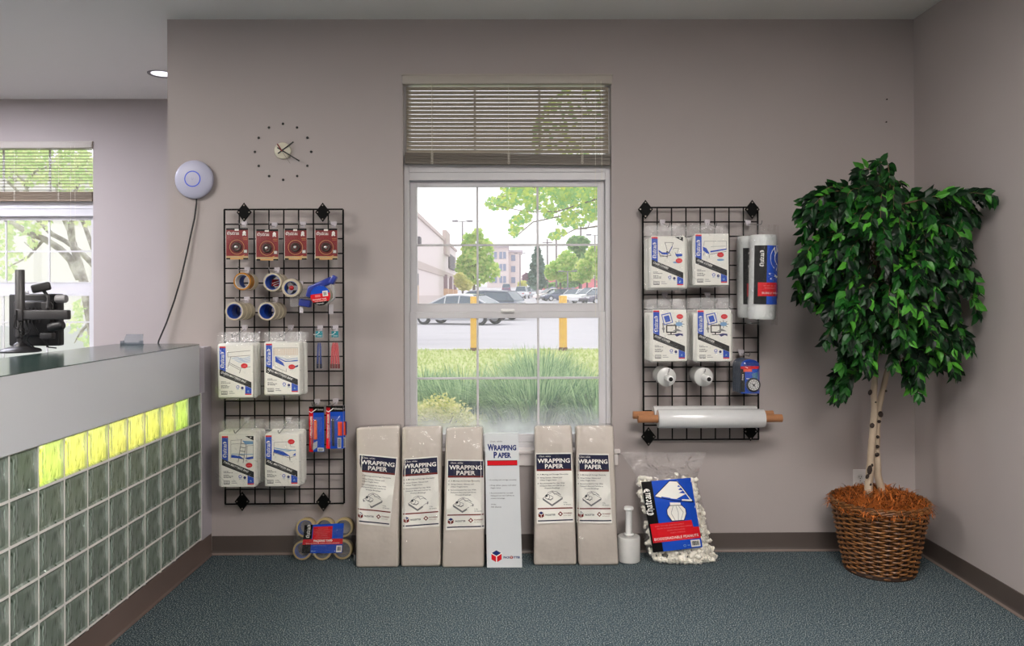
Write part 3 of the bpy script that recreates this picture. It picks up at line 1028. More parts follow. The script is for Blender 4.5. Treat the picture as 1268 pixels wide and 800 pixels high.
# unseen ceiling panels added as fill light for the room
tl_ = None
for i, (x, y) in enumerate([(-2.9, -1.7), (-2.9, -4.4), (.75, -2.7), (1.0, -5.0), (-4.9, -3.0), (-3.9, .25)]):
    t = thing('fill_light_panel', ('added fill light panel over the counter', 'added fill light panel over the room behind the counter', 'added fill light panel nearest the centre window', 'added fill light panel behind the viewer', 'added fill light panel by the shop front', 'added cool fill light panel over the alcove')[i], 'fill light', (x, y, CEIL))
    f = MB(); f.box((-.62, -.32, -.012), (.62, -.29, 0)).box((-.62, .29, -.012), (.62, .32, 0)).box((-.62, -.29, -.012), (-.59, .29, 0)).box((.59, -.29, -.012), (.62, .29, 0))
    f.build('frame', P('fill_panel_white', (220, 220, 220), .5), t)
    MB().box((-.59, -.29, -.006), (.59, .29, -.002)).build('diffuser', emitmat('fill_glow_%d' % i, (255, 249, 244) if i < 5 else (240, 240, 255), LAMP * (.95, .8, 1.2, 1.7, .9, 1.35)[i]), t)

for px, py, lab in ((1097.3, 123.5, 'upper of two small dark nails high on the wall above the plant'), (1096.6, 151.5, 'lower of two small dark nails high on the wall above the plant')):
    nl = thing('wall_nail', lab, 'nail', at(px, py, 0), group='nails above the plant')
    MB().lathe([(.0015, 0), (.0015, .008), (.004, .009), (.0035, .0105), (0, .011)], 10, M=Ry).build('nail', P('nail_dark', (40, 34, 32), .5, .4), nl, smooth=40)
# ================================================================== wire display grids and what hangs on them
blk = P('grid_black', (5, 5, 5), .6, spec=.12)
YG_ = -.042
def wire_grid(label, x0, y0, x1, y1, nc, nr, brackets):
    base_ = at((x0 + x1) / 2, y1, YG_)
    root = thing('wire_display_grid', label, 'wire grid panel', base_)
    o = V(base_)
    mb = MB()
    px = lambda c: at(x0 + (x1 - x0) * c / nc, (y0 + y1) / 2, YG_).x - o.x
    pz = lambda r: at((x0 + x1) / 2, y0 + (y1 - y0) * r / nr, YG_).z - o.z
    for c in range(nc + 1):
        r = .0048 if c in (0, nc) else .0036
        mb.tube([(px(c), 0, pz(0)), (px(c), 0, pz(nr))], r, 8)
    for r_ in range(nr + 1):
        r = .0042 if r_ in (0, nr) else .0034
        mb.tube([(px(0), -.005, pz(r_)), (px(nc), -.005, pz(r_))], r, 8)
    mb.build('wire_lattice', blk, root, smooth=60)
    for (bx, by) in brackets:
        p = at(bx, by, -.05) - o
        w, h = .038, .049
        b = MB()
        rr = Matrix.Translation((p.x, -.012, p.z))
        def dia(s, y):
            return [(w * s, y, 0), (0, y, h * s), (-w * s, y, 0), (0, y, -h * s)]
        vs = dia(1, 0) + dia(1, -.003) + dia(.93, -.005)
        b.add(vs, [(0, 1, 2, 3), (0, 4, 5, 1), (1, 5, 6, 2), (2, 6, 7, 3), (3, 7, 4, 0), (4, 8, 9, 5), (5, 9, 10, 6), (6, 10, 11, 7), (7, 11, 8, 4), (11, 10, 9, 8)], M=rr)
        b.lathe([(.008, 0), (.008, .034)], 10, M=Matrix.Translation((p.x, .0405, p.z)) @ Matrix.Rotation(PI / 2, 4, 'X'))
        bo = b.build('bracket', blk, root)
        sc = MB()
        for dx, dz in ((.026, 0), (-.026, 0), (0, .035), (0, -.035)):
            sc.lathe([(.0036, 0), (.003, .0012), (0, .0014)], 10, M=Matrix.Translation((p.x + dx, -.017, p.z + dz)) @ Matrix.Rotation(PI / 2, 4, 'X'))
        sc.build('screws', P('screw_steel', (150, 140, 130), .35, .6), bo, smooth=60)
    return root

wire_grid('tall black wire display grid on the wall between the counter and the window', 278.5, 259.5, 425.5, 623.5, 8, 20, [(302.8, 263), (400, 263), (300.5, 620.5), (401, 621)])
wire_grid('shorter black wire display grid on the wall between the window and the plant', 796.5, 257, 938.7, 544, 8, 16, [(799, 259.5), (931, 259.5), (802.8, 540.5), (929, 534)])

clipm = P('hook_clear_plastic', (190, 184, 190), .25)
wirem = P('hook_wire', (200, 198, 200), .2, .7)
def hook(px, py, L, label, grp, droop=.0, tongue=False):
    p = at(px, py, YG_ - .008)
    root = thing('display_hook', label, 'display hook', p, group=grp)
    mb = MB()
    mb.rbox((-.014, -.007, -.008), (.014, .012, .008), .002)
    mb.rbox((-.011, -.008, -.022), (.011, -.004, -.006), .002)
    mb.build('back_clip', clipm, root, smooth=40)
    a = MB().tube([(0, -.006, -.012), (0, -L * .5, -.014 - droop * .5), (0, -L, -.014 - droop), (0, -L - .012, -.008 - droop), (0, -L - .018, .004 - droop)], .0025, 8)
    if tongue:
        a.rbox((-.009, -L - .02, -.014 - droop - .05), (.009, -L - .017, -.01 - droop), .001)
    a.build('arm', wirem, root, smooth=60)
    return root
LG, RG = 'hooks on the left wire grid', 'hooks on the right wire grid'

# ------------------------------------------------------------------ red carded packs
def red_card_art():
    a = Art(); W, H = 27, 38.5
    rc = P('card_red', (122, 22, 26), .4); rd = P('card_red_dark', (96, 24, 28), .4)
    a.rect(0, 0, W, H, rc, 1)
    a.rect(0, 0, W, 2.3, BLK, 2); a.rect(10.5, .8, 15.5, 3.2, PAP, 3)
    a.black(1.3, 8, 2.8, WHT, 4, sx=.95, lion=False)
    for dx, dy, rx, ry, r in ((22.3, 5.9, 2.0, 2.6, 0), (23.5, 8.4, 1.2, .9, .4), (21, 8.0, 1, 1.6, .3)):
        a.disc(dx, dy, rx, ry, WHT, 4, rot=r)
    a.ring(13.2, 23.3, 9.6, 10.2, rd, 2, 32); a.ring(13.2, 23.3, 8.6, 9.1, TAN, 2, 32); a.ring(13.2, 23.3, 6.4, 7.8, rd, 3, 32)
    a.rect(20.5, 12, 26, 12.5, TAN, 2); a.rect(21, 14, 26, 14.4, TAN, 2)
    a.rect(21.5, 26.5, 26, 30.7, GRY, 3); a.barcode(22, 27, 25.6, 30.2, PAP, 4)
    a.rect(0, 34.2, W, 36.8, P('card_cream', (176, 154, 112), .4), 2); a.poly([(12, 34.2), (19, 34.2), (23, 32.5), (20, 36)], TAN, 3)
    a.rect(0, 36.8, W, H, BLK, 3); a.rect(5, 36.8, 21, H, TAN, 4)
    return a, W, H
PXM = D / F
def card_pack(px, py, lab):
    y = -.115
    k = PXM * (D + y) / D
    art, W, H = red_card_art()
    p = at(px, py, y)
    root = thing('carded_wire_pack', lab, 'carded pack', p, group='red carded packs')
    MB().box((-.003, .001, -H * k), (W * k + .001, .0025, 0)).build('card', P('card_back', (190, 184, 176), .6), root)
    art.build('print', lambda u, v, d: V((u * k, .0006 - d, -v * k)), root)
    c = V((13.2 * k, 0, -23.3 * k))
    R = Matrix.Translation(c) @ Matrix.Rotation(PI / 2, 4, 'X')
    MB().lathe([(.024, .002), (.022, .008), (.018, .01), (.013, .008), (.013, .003)], 28, M=R).build('coil', P('coil_dark', (72, 58, 52), .35, .5), root, smooth=50)
    MB().lathe([(.0085, .002), (.008, .012), (.006, .014), (0, .0145)], 20, M=R).build('dial', P('coil_silver', (182, 176, 172), .25, .5), root, smooth=50)
    e = 1.6 * k
    MB().grid(6, 8, lambda u, v: V((-e * 1.2 + u * (W * k + e * 3.2), -.003 - .015 * math.exp(-((u - .46) ** 2 + (v - .46) ** 2) * 10) + .002 * math.sin(u * 9 + v * 7), .012 - v * (H * k + .03)))).build('clear_sleeve', film('sleeve_clear', .005, .0, .25, fres=.15), root, smooth=180)
    hook(px + 14 + 9, py - 6.5, .075, 'display hook carrying the ' + lab.split(' red')[0].replace('leftmost', 'leftmost red card').replace('second', 'second red card').replace('third', 'third red card').replace('rightmost', 'rightmost red card'), LG)
for px, py, lab in ((280, 282.6, 'leftmost red carded pack in the top row of the left grid'), (317.3, 284, 'second red carded pack from the left in the top row'),
                    (352.5, 283, 'third red carded pack from the left in the top row'), (390.5, 283, 'rightmost red carded pack in the top row, below the bracket')):
    card_pack(px, py, lab)

# ------------------------------------------------------------------ tape rolls
clearT = P('tape_clear', (196, 186, 164), .22, var=(30, (184, 172, 148), .3), coat=.4)
tanT = P('tape_tan', (164, 108, 32), .25, coat=.4)
coreB = P('core_blue', (20, 62, 150), .45, var=(26, (30, 84, 176), .1)); coreW = P('core_white', (196, 192, 186), .5)
def tape_roll(p, r, w, tm, cm, label, rot, grp='tape rolls on the left wire grid', ri=.76):
    root = thing('tape_roll', label, 'tape roll', p, rot, grp)
    Rm = Matrix.Rotation(PI / 2, 4, 'X')
    MB().lathe([(r * ri + .002, -w / 2), (r - .001, -w / 2), (r, -w / 2 + .001), (r, w / 2 - .001), (r - .001, w / 2), (r * ri + .002, w / 2)], 40, M=Rm, closed=True).build('tape', tm, root, smooth=40)
    MB().lathe([(r * ri, -w / 2 - .0005), (r * ri + .0025, -w / 2 - .0005), (r * ri + .0025, w / 2 + .0005), (r * ri, w / 2 + .0005)], 40, M=Rm, closed=True).build('core', cm, root, smooth=40)
    return root
def roll_stack(px, py, yfront, specs, labels, r, w=.049):
    for i, ((tm, cm), lab) in enumerate(zip(specs, labels)):
        y = yfront + w / 2 + i * (w + .001)
        p0 = at(px, py, yfront)
        p = V((p0.x + .004 * i, y, p0.z - .001 * i))
        tape_roll(p, r, w, tm, cm, lab, (0, 0, math.radians(-2)))
r_ = .0438
roll_stack(300, 348.5, -.15, [(tanT, coreW), (clearT, coreB)], ['tan packing tape roll on the grid, its core white', 'clear tape roll on the grid just behind the tan roll'], r_)
roll_stack(337.6, 349.5, -.16, [(clearT, coreB), (clearT, coreB)], ['clear tape roll with a red label in its core, right of the tan roll', 'clear tape roll behind the one with the red core label'], .0455)
roll_stack(290.2, 385.5, -.2, [(clearT, coreB)] * 3, ['front clear tape roll of the stack below the tan roll', 'middle clear tape roll of the stack below the tan roll', 'rear clear tape roll of the stack below the tan roll'], .0445)
roll_stack(330.5, 385.5, -.2, [(clearT, coreB)] * 3, ['front clear tape roll in the right stack of the lower tape row', 'middle clear tape roll in the right stack of the lower tape row', 'rear clear tape roll in the right stack of the lower tape row'], .0445)
# red label curled inside the second roll, and its red and white side wrap
c = at(337.6, 349.5, -.16)
rl_ = Art(); rl_.rect(-.6, -.35, .75, .75, DRD, 1); rl_.line([(-.5, .3), (.6, -.1)], .08, PAP, 2); rl_.line([(-.3, .6), (.7, .2)], .08, PAP, 2)
t = thing('core_label', 'dark red label tucked inside a clear tape roll core', 'label', (c.x, c.y + .05, c.z))
rl_.build('label_sheet', lambda u, v, d: V((u * .031, -v * .012 - d, -v * .031 + .004)), t)
for (px, py, L, lab) in ((306.5, 332.5, .115, 'display hook carrying the tan tape roll'), (343.5, 333, .12, 'display hook carrying the tape roll with a red core label'),
                         (306, 369.5, .15, 'display hook carrying the lower left tape roll stack'), (341.5, 370, .15, 'display hook carrying the lower right tape roll stack')):
    hook(px, py, L, lab, LG)

# tape dispensers
dblue = P('dispenser_blue', (28, 48, 140), .3, coat=.4); dclr = film('dispenser_clear', .1, .12, .1)
p = at(362, 356.6, -.17)
td = thing('tape_dispenser', 'tape dispenser with a grey three-pointed hub and blue handle on the grid', 'tape dispenser', p)
Rm = Matrix.Rotation(PI / 2, 4, 'X')
r = .045
MB().lathe([(r * .72, -.024), (r - .001, -.024), (r, -.022), (r, .022), (r - .001, .024), (r * .72, .024)], 40, M=Rm, closed=True).build('tape', clearT, td, smooth=40)
MB().lathe([(r * .68, -.012), (r * .72, -.012), (r * .72, .025), (r * .68, .025)], 40, M=Rm, closed=True).build('core', coreB, td, smooth=40)
mb = MB()
pts = []
for k in range(36):
    a_ = 2 * PI * k / 36 + .5
    rr = r * (.5 + .2 * math.cos(3 * a_))
    pts.append((rr * math.cos(a_), rr * math.sin(a_)))
mb.prism(pts, -.012, -.006)
mb.build('hub', P('hub_grey', (150, 150, 152), .4), td, bevel=.001)
MB().lathe([(.0, .024), (.008, .023), (.0115, .018), (.0115, .008)], 18, M=Rm).build('hub_knob', P('hub_red', (168, 24, 30), .3), td, smooth=50)
MB().lathe([(0, -.004), (r * .7, -.004)], 30, M=Rm).build('back_disc', P('hub_dark', (26, 28, 34), .5), td)
o = V(p)
q = at(377.5, 375.5, -.15) - o
mb = MB(); mb.rbox((-.028, -.012, -.017), (.03, .03, .019), .006, M=Matrix.Translation(q) @ Matrix.Rotation(.18, 4, 'Y'), seg=3)
mb.build('handle', dblue, td, smooth=40)
mb = MB(); q2 = at(371, 365, -.13) - o
mb.rbox((-.05, .004, -.06), (.045, .008, .03), .003, M=Matrix.Translation(q2))
mb.build('clear_guard', dclr, td)
q3 = at(373.2, 383, -.14) - o
MB().rbox((-.009, -.002, -.018), (.009, .001, .012), .001, M=Matrix.Translation(q3)).build('tab', clipm, td)

p = at(398, 366, -.19)
td2 = thing('tape_dispenser', 'tape dispenser with a blue, red and black label and a raised blue handle', 'tape dispenser', p)
o = V(p); r = .048; k = PXM * (D - .19) / D
MB().lathe([(0, -.03), (r - .002, -.03), (r, -.028), (r, .018), (r - .002, .02), (0, .02)], 40, M=Rm).build('tape', clearT, td2, smooth=40)
a = Art(); RR = 12.2
def seg(y0, y1, m, l):
    pts = []
    for i in range(13):
        v = y0 + (y1 - y0) * i / 12
        pts.append((math.sqrt(max(0, RR * RR - v * v)), v))
    for i in range(12, -1, -1):
        v = y0 + (y1 - y0) * i / 12
        pts.append((-math.sqrt(max(0, RR * RR - v * v)), v))
    a.poly(pts, m, l)
seg(-RR, -2.5, BLU, 1); seg(-2.5, 7.5, RED, 1); seg(7.5, RR, BLK, 1)
a.rect(3, -5.2, 9.5, 1.5, PAP, 2); a.barcode(4, -4, 8, .5, GRY, 3)
a.rect(-6.5, -1.2, 0, 1.6, ink('pink', (220, 110, 110)), 2)
a.text('PACKING TAPE', -10, 5.4, 1.9, WHT, 3, w=17); a.text('WITH DISPENSER', -8, 7.2, 1.0, WHT, 3, w=15)
a.text('Chateau', -6, 10.3, 1.8, WHT, 3, w=9)
ry = math.radians(7)
a.build('label', lambda u, v, d: V(((u * math.cos(ry) + v * math.sin(ry)) * k, -.0205 - d, (-v * math.cos(ry) + u * math.sin(ry)) * k)), td2)
h0, h1 = at(384, 358, -.19) - o, at(412, 346, -.19) - o
mb = MB()
L = (h1 - h0).length; an = math.atan2(h1.z - h0.z, h1.x - h0.x)
mb.rbox((0, -.014, -.018), (L, .02, .016), .008, M=Matrix.Translation(h0) @ Matrix.Rotation(-an, 4, 'Y'), seg=3)
mb.rbox((-.012, -.012, -.04), (.014, .018, .016), .006, M=Matrix.Translation(h0) @ Matrix.Rotation(.25, 4, 'Y'), seg=3)
mb.rbox((-.008, -.02, -.022), (.016, .02, .022), .006, M=Matrix.Translation(h1) @ Matrix.Rotation(.5, 4, 'Y'), seg=3)
mb.build('handle', dblue, td2, smooth=40)
mb = MB()
pl = [at(412, 352, -.18) - o, at(415, 362, -.18) - o, at(414, 370, -.185) - o, at(405, 377, -.19) - o]
for a_, b_ in zip(pl[:-1], pl[1:]):
    mb.add([a_ + V((0, -.014, 0)), b_ + V((0, -.014, 0)), b_ + V((0, .02, 0)), a_ + V((0, .02, 0)), a_ + V((-.006, -.014, 0)), b_ + V((-.006, -.014, 0)), b_ + V((-.006, .02, 0)), a_ + V((-.006, .02, 0))],
           [(0, 1, 2, 3), (7, 6, 5, 4), (0, 4, 5, 1), (3, 2, 6, 7), (1, 5, 6, 2), (0, 3, 7, 4)])
mb.build('clear_guard', film('guard_milky', .45, .15, .12), td2)
q3 = at(410, 382, -.15) - o
MB().rbox((-.011, -.002, -.028), (.011, .001, .02), .001, M=Matrix.Translation(q3)).build('tab', clipm, td2)
hook(372, 350, .12, 'display hook holding the dispenser with the grey hub', LG)
hook(408, 351, .13, 'display hook holding the dispenser with the round label', LG)

# ------------------------------------------------------------------ bag and cover packs
polyw = P('folded_polythene', (222, 220, 212), .35, var=(14, (206, 205, 198), .35), bump=(24, .2, .004), coat=.3)
hdr = film('header_film', .04, .015, .24, bump=(18, .8, .02), fres=.3)
def cover_art(title, pic, oval, corner=False):
    a = Art()
    a.rect(-.8, -1.0, 41, 62.5, PAP, 0)
    a.rect(0, 1.6, 7.6, 32, BLU, 1); a.rect(0, 0, 7.6, 2.0, RED, 2)
    a.black(5.6, 26.5, 3.2, WHT, 3, rot=-PI / 2, sx=.95)
    a.poly([(0, 27.8), (39.2, 44.2), (39.2, 51.6), (0, 35.8)], BLK, 2)
    rt = math.atan2(16.4, 39.2)
    a.text(title, 1.6, 32.6, 2.5, WHT, 3, rot=rt, w=33 if len(title) > 12 else 20, bold=.012, shear=.2)
    a.text('CLEAR PROTECTIVE POLYETHYLENE COVER', 4.0, 35.6, .85, GRY, 3, rot=rt, w=28)
    rr = random.Random(len(title))
    for y, w in ((43.2, 5), (44.8, 10.5), (47.6, 6), (49.2, 10), (50.6, 9)):
        x = 2
        while x < 2 + w:
            q = rr.uniform(.6, 1.9)
            a.rect(x, y, x + q, y + .75, DGR, 2); x += q + .5
    a.rect(2, 55, 9.6, 59.3, DGR, 2); a.barcode(2.3, 55.4, 9.3, 58.4, PAP, 3, n=15)
    for y, w in ((55.4, 5), (57.6, 7)):
        a.rect(11.6, y, 11.6 + w, y + .6, GRY, 2)
    a.ring(22.4, 50, 1.2, 2.0, BLU, 2); a.rect(21, 52.6, 24, 53.2, LBL, 2); a.disc(28, 51.3, 1.7, 1.7, NVB, 2); a.rect(27, 53.4, 30, 54, LBL, 2)
    a.poly([(31.4, 48.6), (39.2, 51.8), (39.2, 58.4), (31.4, 58.4)], BLU, 2); a.rect(31.4, 58.4, 39.2, 59.8, RED, 3)
    a.poly([(33.8, 56.2), (36.6, 56.2), (35.2, 53.6)], LBL, 3)
    if corner:
        a.poly([(28.5, 0), (39, 0), (39, 5.6)], BLK, 2); a.rect(34.5, 1, 36.5, 2.2, PAP, 3)
    BR_, GK = P('ink_sepia', (92, 84, 76), .5), DGR
    if pic == 'queen':
        a.line([(10.2, 13), (10.2, 7.6), (38, 5.2)], .5, BR_); a.line([(10.2, 13), (38, 11)], .5, BR_)
        a.line([(14, 13), (12, 20), (25.2, 27), (38, 25.2)], .5, GK); a.line([(12, 22), (24.6, 29)], .5, BR_); a.line([(11.6, 20), (10.6, 25)], .6, GK); a.line([(26, 28), (24.6, 33)], .6, GK)
        for i in range(5):
            a.line([(15 + i * 2, 15 + i * 1.2), (21 + i * 2, 13.4 + i * 1.4), (28 + i, 15 + i * 1.2), (37.6, 12.6 + i * 1.6)], .5, LBL)
    elif pic == 'king':
        a.line([(9.6, 28), (9.6, 5.4), (39.5, 5.4)], .4, BR_); a.line([(9.6, 28), (25, 34.8), (25, 31)], .4, BR_)
        for i in range(14):
            a.line([(10 + i * 2.2, 5.4), (10 + i * 2.2, 14)], .3, TAN)
        for i in range(4):
            a.line([(9.6, 7.5 + i * 2.1), (39.5, 7.5 + i * 2.1)], .3, TAN)
        a.poly([(11.5, 16.5), (21, 23.5), (23, 28.2), (11.5, 22.5)], BLU, 2); a.line([(11.5, 16.5), (24, 22), (39, 21.2)], 1.1, BLU); a.line([(24, 22.4), (39, 20)], .6, LBL); a.line([(12, 15.6), (26, 19.8), (39, 18)], .7, LBL)
        a.poly([(34.5, 28.4), (39.4, 26.4), (39.4, 28.6), (36, 29.8)], NVB, 2)
    elif pic == 'twin':
        a.line([(11, 28), (11, 5.4), (25, 4.6)], .4, GRY); a.line([(11, 10), (24, 9)], .4, GRY); a.poly([(11.4, 23), (22, 24.6), (27, 28), (11.4, 26.6)], BLU, 2); a.poly([(28, 27), (38.6, 25), (38.6, 28), (32, 29)], BLU, 2)
        a.line([(12, 22), (38, 22.6)], .8, LBL); a.line([(24, 4), (20, 32)], .8, GRY); a.line([(30, 10), (26, 33)], .8, GRY)
        for i in range(5):
            a.line([(23.6 - i * .6, 9 + i * 4.6), (29 - i * .6, 10 + i * 4.6)], .9, GRY)
        a.poly([(25, 5.6), (38.6, 6.6), (38.6, 10), (29, 10.4)], LBL, 2); a.line([(31, 12), (30, 31)], .6, GRY); a.line([(38.5, 6), (38.5, 26)], .4, GRY); a.line([(31, 12), (38.5, 11.5)], .4, GRY)
    elif pic == 'full':
        a.line([(10.4, 17), (10.4, 8.8), (36, 7.6)], .4, GRY); a.line([(30, 10), (31, 14), (36, 14.6)], .4, GRY)
        a.poly([(10, 17), (22, 20.2), (30.5, 26), (22, 25), (10, 21)], BLU, 2); a.poly([(33, 25), (37, 21.6), (37, 25)], BLU, 2)
        a.line([(11, 15.6), (22, 17.4), (37, 19)], 1, LBL); a.line([(14, 18), (28, 19.6), (37, 18)], .8, LBL); a.line([(10, 20), (10, 25)], .8, GK); a.line([(29.6, 26), (30, 31)], .9, GK); a.line([(10, 21.5), (29.6, 28), (37, 25.6)], .5, GK)
    elif pic == 'chair':
        a.line([(17, 9), (16.4, 6.8), (27, 7.2), (24.5, 14), (22, 19)], .5, GK); a.line([(17, 8), (19.6, 18)], .5, GK)
        a.poly([(8.6, 16), (13, 19), (20, 19.4), (20, 22), (13, 21.6), (8.6, 18)], BLU, 2); a.line([(25.5, 12), (20.6, 21)], 1.1, BLU)
        a.line([(9, 19.4), (11, 24.5), (24, 23), (22, 19)], .6, GK); a.line([(10, 22.4), (20, 24.6)], .6, GK); a.line([(20, 21), (19, 26)], .6, GK); a.disc(19.6, 18.6, 1.6, 1.2, GK, 3)
        a.line([(27, 16), (27.4, 14), (33.6, 14.4), (31.4, 20)], .4, GK); a.poly([(29, 21), (38, 21), (38, 24), (31, 24.6)], BLU, 2); a.line([(29, 19), (33, 26)], .5, GK)
        a.disc(30.4, 31.6, 4.2, 1.2, LBL, 2)
    elif pic == 'sofa':
        a.line([(10.2, 14), (11, 8.4), (38.5, 8.4), (38.5, 19)], .45, GRY); a.line([(19, 15), (38, 14.4)], .4, GRY)
        a.poly([(9, 15), (13.6, 17), (17.6, 24), (15, 24), (9.4, 20)], BLU, 2); a.poly([(18.4, 20.4), (38.4, 17.4), (38.4, 19), (18.4, 22.4)], BLU, 2); a.line([(18, 24.6), (38, 21)], .5, GK); a.line([(11, 22), (10, 26)], .5, GK); a.line([(17, 25), (17, 29)], .5, GK)
        a.disc(31, 31.5, 4.6, 1.3, LBL, 2)
    elif pic == 'dust':
        a.poly([(10, 5), (21.6, 2.4), (24.6, 15), (13.2, 18.4)], BLU, 1); a.poly([(11.2, 6), (20.6, 3.8), (23.4, 14.4), (14, 17)], PAP, 2); a.poly([(13, 7.4), (19.4, 5.8), (21.6, 13.4), (15.4, 15)], BLU, 3)
        a.line([(16.6, 18.6), (16.6, 27), (28, 27), (28, 18.6), (16.6, 18.6)], 1.5, BLK, 3); a.line([(22, 27), (22, 29.6)], 1.6, BLK, 3); a.line([(18, 29.8), (27, 29.8)], 1.0, BLK, 3)
        a.ring(12.6, 22.6, 1.0, 1.8, GRY, 2); a.line([(12, 16), (13, 27)], 1.4, GRY, 2)
        rr = random.Random(4)
        for i in range(8):
            an = 2 * PI * i / 8
            a.line([(32, 17), (32 + 6.4 * math.cos(an), 17 + 4.6 * math.sin(an))], .7, DGR, 2)
        a.disc(32, 17, 4.4, 2.6, LBL, 3); a.poly([(24, 25.4), (30, 22.6), (36, 26)], GRY, 4)
        a.poly([(26, 29.6), (31, 28.4), (36.6, 29), (37, 32), (33.6, 30.6), (29, 32.6)], NVB, 4)
    a.disc(oval[0], oval[1], 4.2, 3.1, RED, 3); a.text('CLEAR', oval[0], oval[1] + .8, 1.2, ink('pale_red', (240, 130, 130)), 4, al='c')
    return a
def pillow(w, h, t, seed, r=.012):
    n0 = V((seed * 3.1, seed * 1.7, 0))
    def fn(p):
        q = noise.noise(p * 14 + n0)
        return p + V((.0016 * q, .0022 * noise.noise(p * 9 - n0), .0018 * noise.noise(p * 12 + n0 * 2)))
    return MB().rbox((-w / 2, -t / 2, -h), (w / 2, t / 2, 0), r, seg=2, sub=2, fn=fn)
def cover_pack(nm, x0, y0, x1, y1, lx, ly, hy, hookpx, title, pic, oval, corner, lab, n=3, yf=-.205, tilt=0, side=1):
    """pixel box of the front pack's white body; (lx,ly) = top left of the print; hy = top of the clear header"""
    k = PXM * (D + yf) / D
    a0, a1 = at(x0, y0, yf), at(x1, y1, yf)
    w, h = a1.x - a0.x, a0.z - a1.z
    t = .03
    top = V(((a0.x + a1.x) / 2, yf + t / 2, a0.z))
    hh = (y0 - hy) * k
    body = film_ = None
    roots = []
    for i in range(n):
        words_ = ['', 'second ', 'third ', 'fourth '][i]
        label = lab if i == 0 else '%s%s pack on its hook, behind the front one' % (words_, lab.split(' bag pack')[0].split(' cover pack')[0].replace('white packed ', ''))
        rr = rnd
        off = V(((side * .004) * i + (rr.uniform(-.004, .004) if i else 0), i * (t + .012), (rr.uniform(-.006, .006) if i else 0)))
        root = thing(nm, label, 'bag pack' if 'mattress' in nm else 'cover pack', top + off, (0, 0, 0), 'packs on the left grid' if side == 1 else 'packs on the right grid')
        pillow(w * (1 if i == 0 else rr.uniform(.98, 1.03)), h, t, x0 + i).build('folded_film', polyw, root, smooth=60)
        if i == 0:
            lo = at(lx, ly, yf - .001) - top
            art = cover_art(title, pic, oval, corner)
            art.build('printed_sheet', lambda u, v, d: V((lo.x + u * k, -t / 2 - .0035 - d, lo.z - v * k)), root)
        wv = x0 + 13 * i
        def sl(u, v):
            x = (u - .5) * (w + .012) * (1 - .06 * (1 - v) * (1 if v < .2 else 0))
            z_ = hh - v * (hh + h + .008)
            front = -t / 2 - .006
            yy = front if z_ < 0 else front * max(.12, 1 - z_ / hh * 1.1)
            nn = noise.noise(V((u * 6 + wv, v * 9, 0)))
            return V((x + .002 * noise.noise(V((v * 14, wv, u * 2))), yy - .004 * abs(nn) * (1.0 if z_ > -.01 else .25), z_ + .004 * noise.noise(V((u * 7, wv, 1))) * (v < .05)))
        MB().grid(18, 22, sl).build('clear_sleeve', hdr, root, smooth=180)
        if True:
            mb = MB()
            mb.grid(16, 5, lambda u, v: V(((u - .5) * (w + .01), t * .25 + .004 * noise.noise(V((u * 9 + wv, v * 3, 4))), hh * .96 - v * (hh + .02))))
            mb.build('header_back', hdr, root, smooth=180)
        roots.append(root)
    hook(hookpx[0], hookpx[1], .165, 'display hook carrying the %s packs' % lab.split(' bag pack')[0].split(' cover pack')[0].replace('white packed ', ''), LG if side == 1 else RG, droop=.03)
    return roots
cover_pack('mattress_bag_pack', 268.5, 425.5, 313.5, 493.5, 272, 429, 411.5, (303.5, 404.5), 'QUEEN MATTRESS BAG', 'queen', (30.5, 24), False, 'white packed queen mattress bag pack with red oval below the bed')
cover_pack('mattress_bag_pack', 326, 423.5, 372.5, 490, 329.5, 425.5, 411, (360, 404.5), 'KING MATTRESS BAG', 'king', (31.8, 28.8), False, 'white packed king mattress bag pack with a latticed headboard', side=1)
cover_pack('mattress_bag_pack', 269.5, 535.5, 318.5, 603, 275, 540, 523, (306, 518.5), 'TWIN MATTRESS BAG', 'twin', (33.3, 36), True, 'white packed twin mattress bag pack with a bunk bed')
cover_pack('mattress_bag_pack', 327, 536.5, 371.5, 603, 329, 539, 523, (358, 518.5), 'FULL MATTRESS BAG', 'full', (31.6, 8), False, 'white packed full mattress bag pack with red oval over the bed')
# bags peeping out behind the full packs carry a blue print on their side
cover_pack('chair_cover_pack', 803.5, 293.5, 852, 358, 806.7, 293.5, 277, (820, 274), 'CHAIR COVERS', 'chair', (34, 29.5), True, 'white packed chair cover pack with two drawn chairs', side=-1)
cover_pack('sofa_cover_pack', 857.5, 291.5, 901.5, 354, 861, 290.5, 276.5, (875.5, 274), 'SOFA COVER', 'sofa', (31, 25.2), False, 'white packed sofa cover pack beside the chair covers', side=-1)
cover_pack('dust_cover_pack', 804, 387, 852, 448, 808.7, 384.5, 370, (823, 364), 'DUST COVER', 'dust', (33, 7.6), False, 'white packed left dust cover pack', side=-1)
cover_pack('dust_cover_pack', 858, 387, 908, 448, 863.7, 384.5, 369, (876, 364), 'DUST COVER', 'dust', (33, 7.6), False, 'white packed right dust cover pack', side=-1)

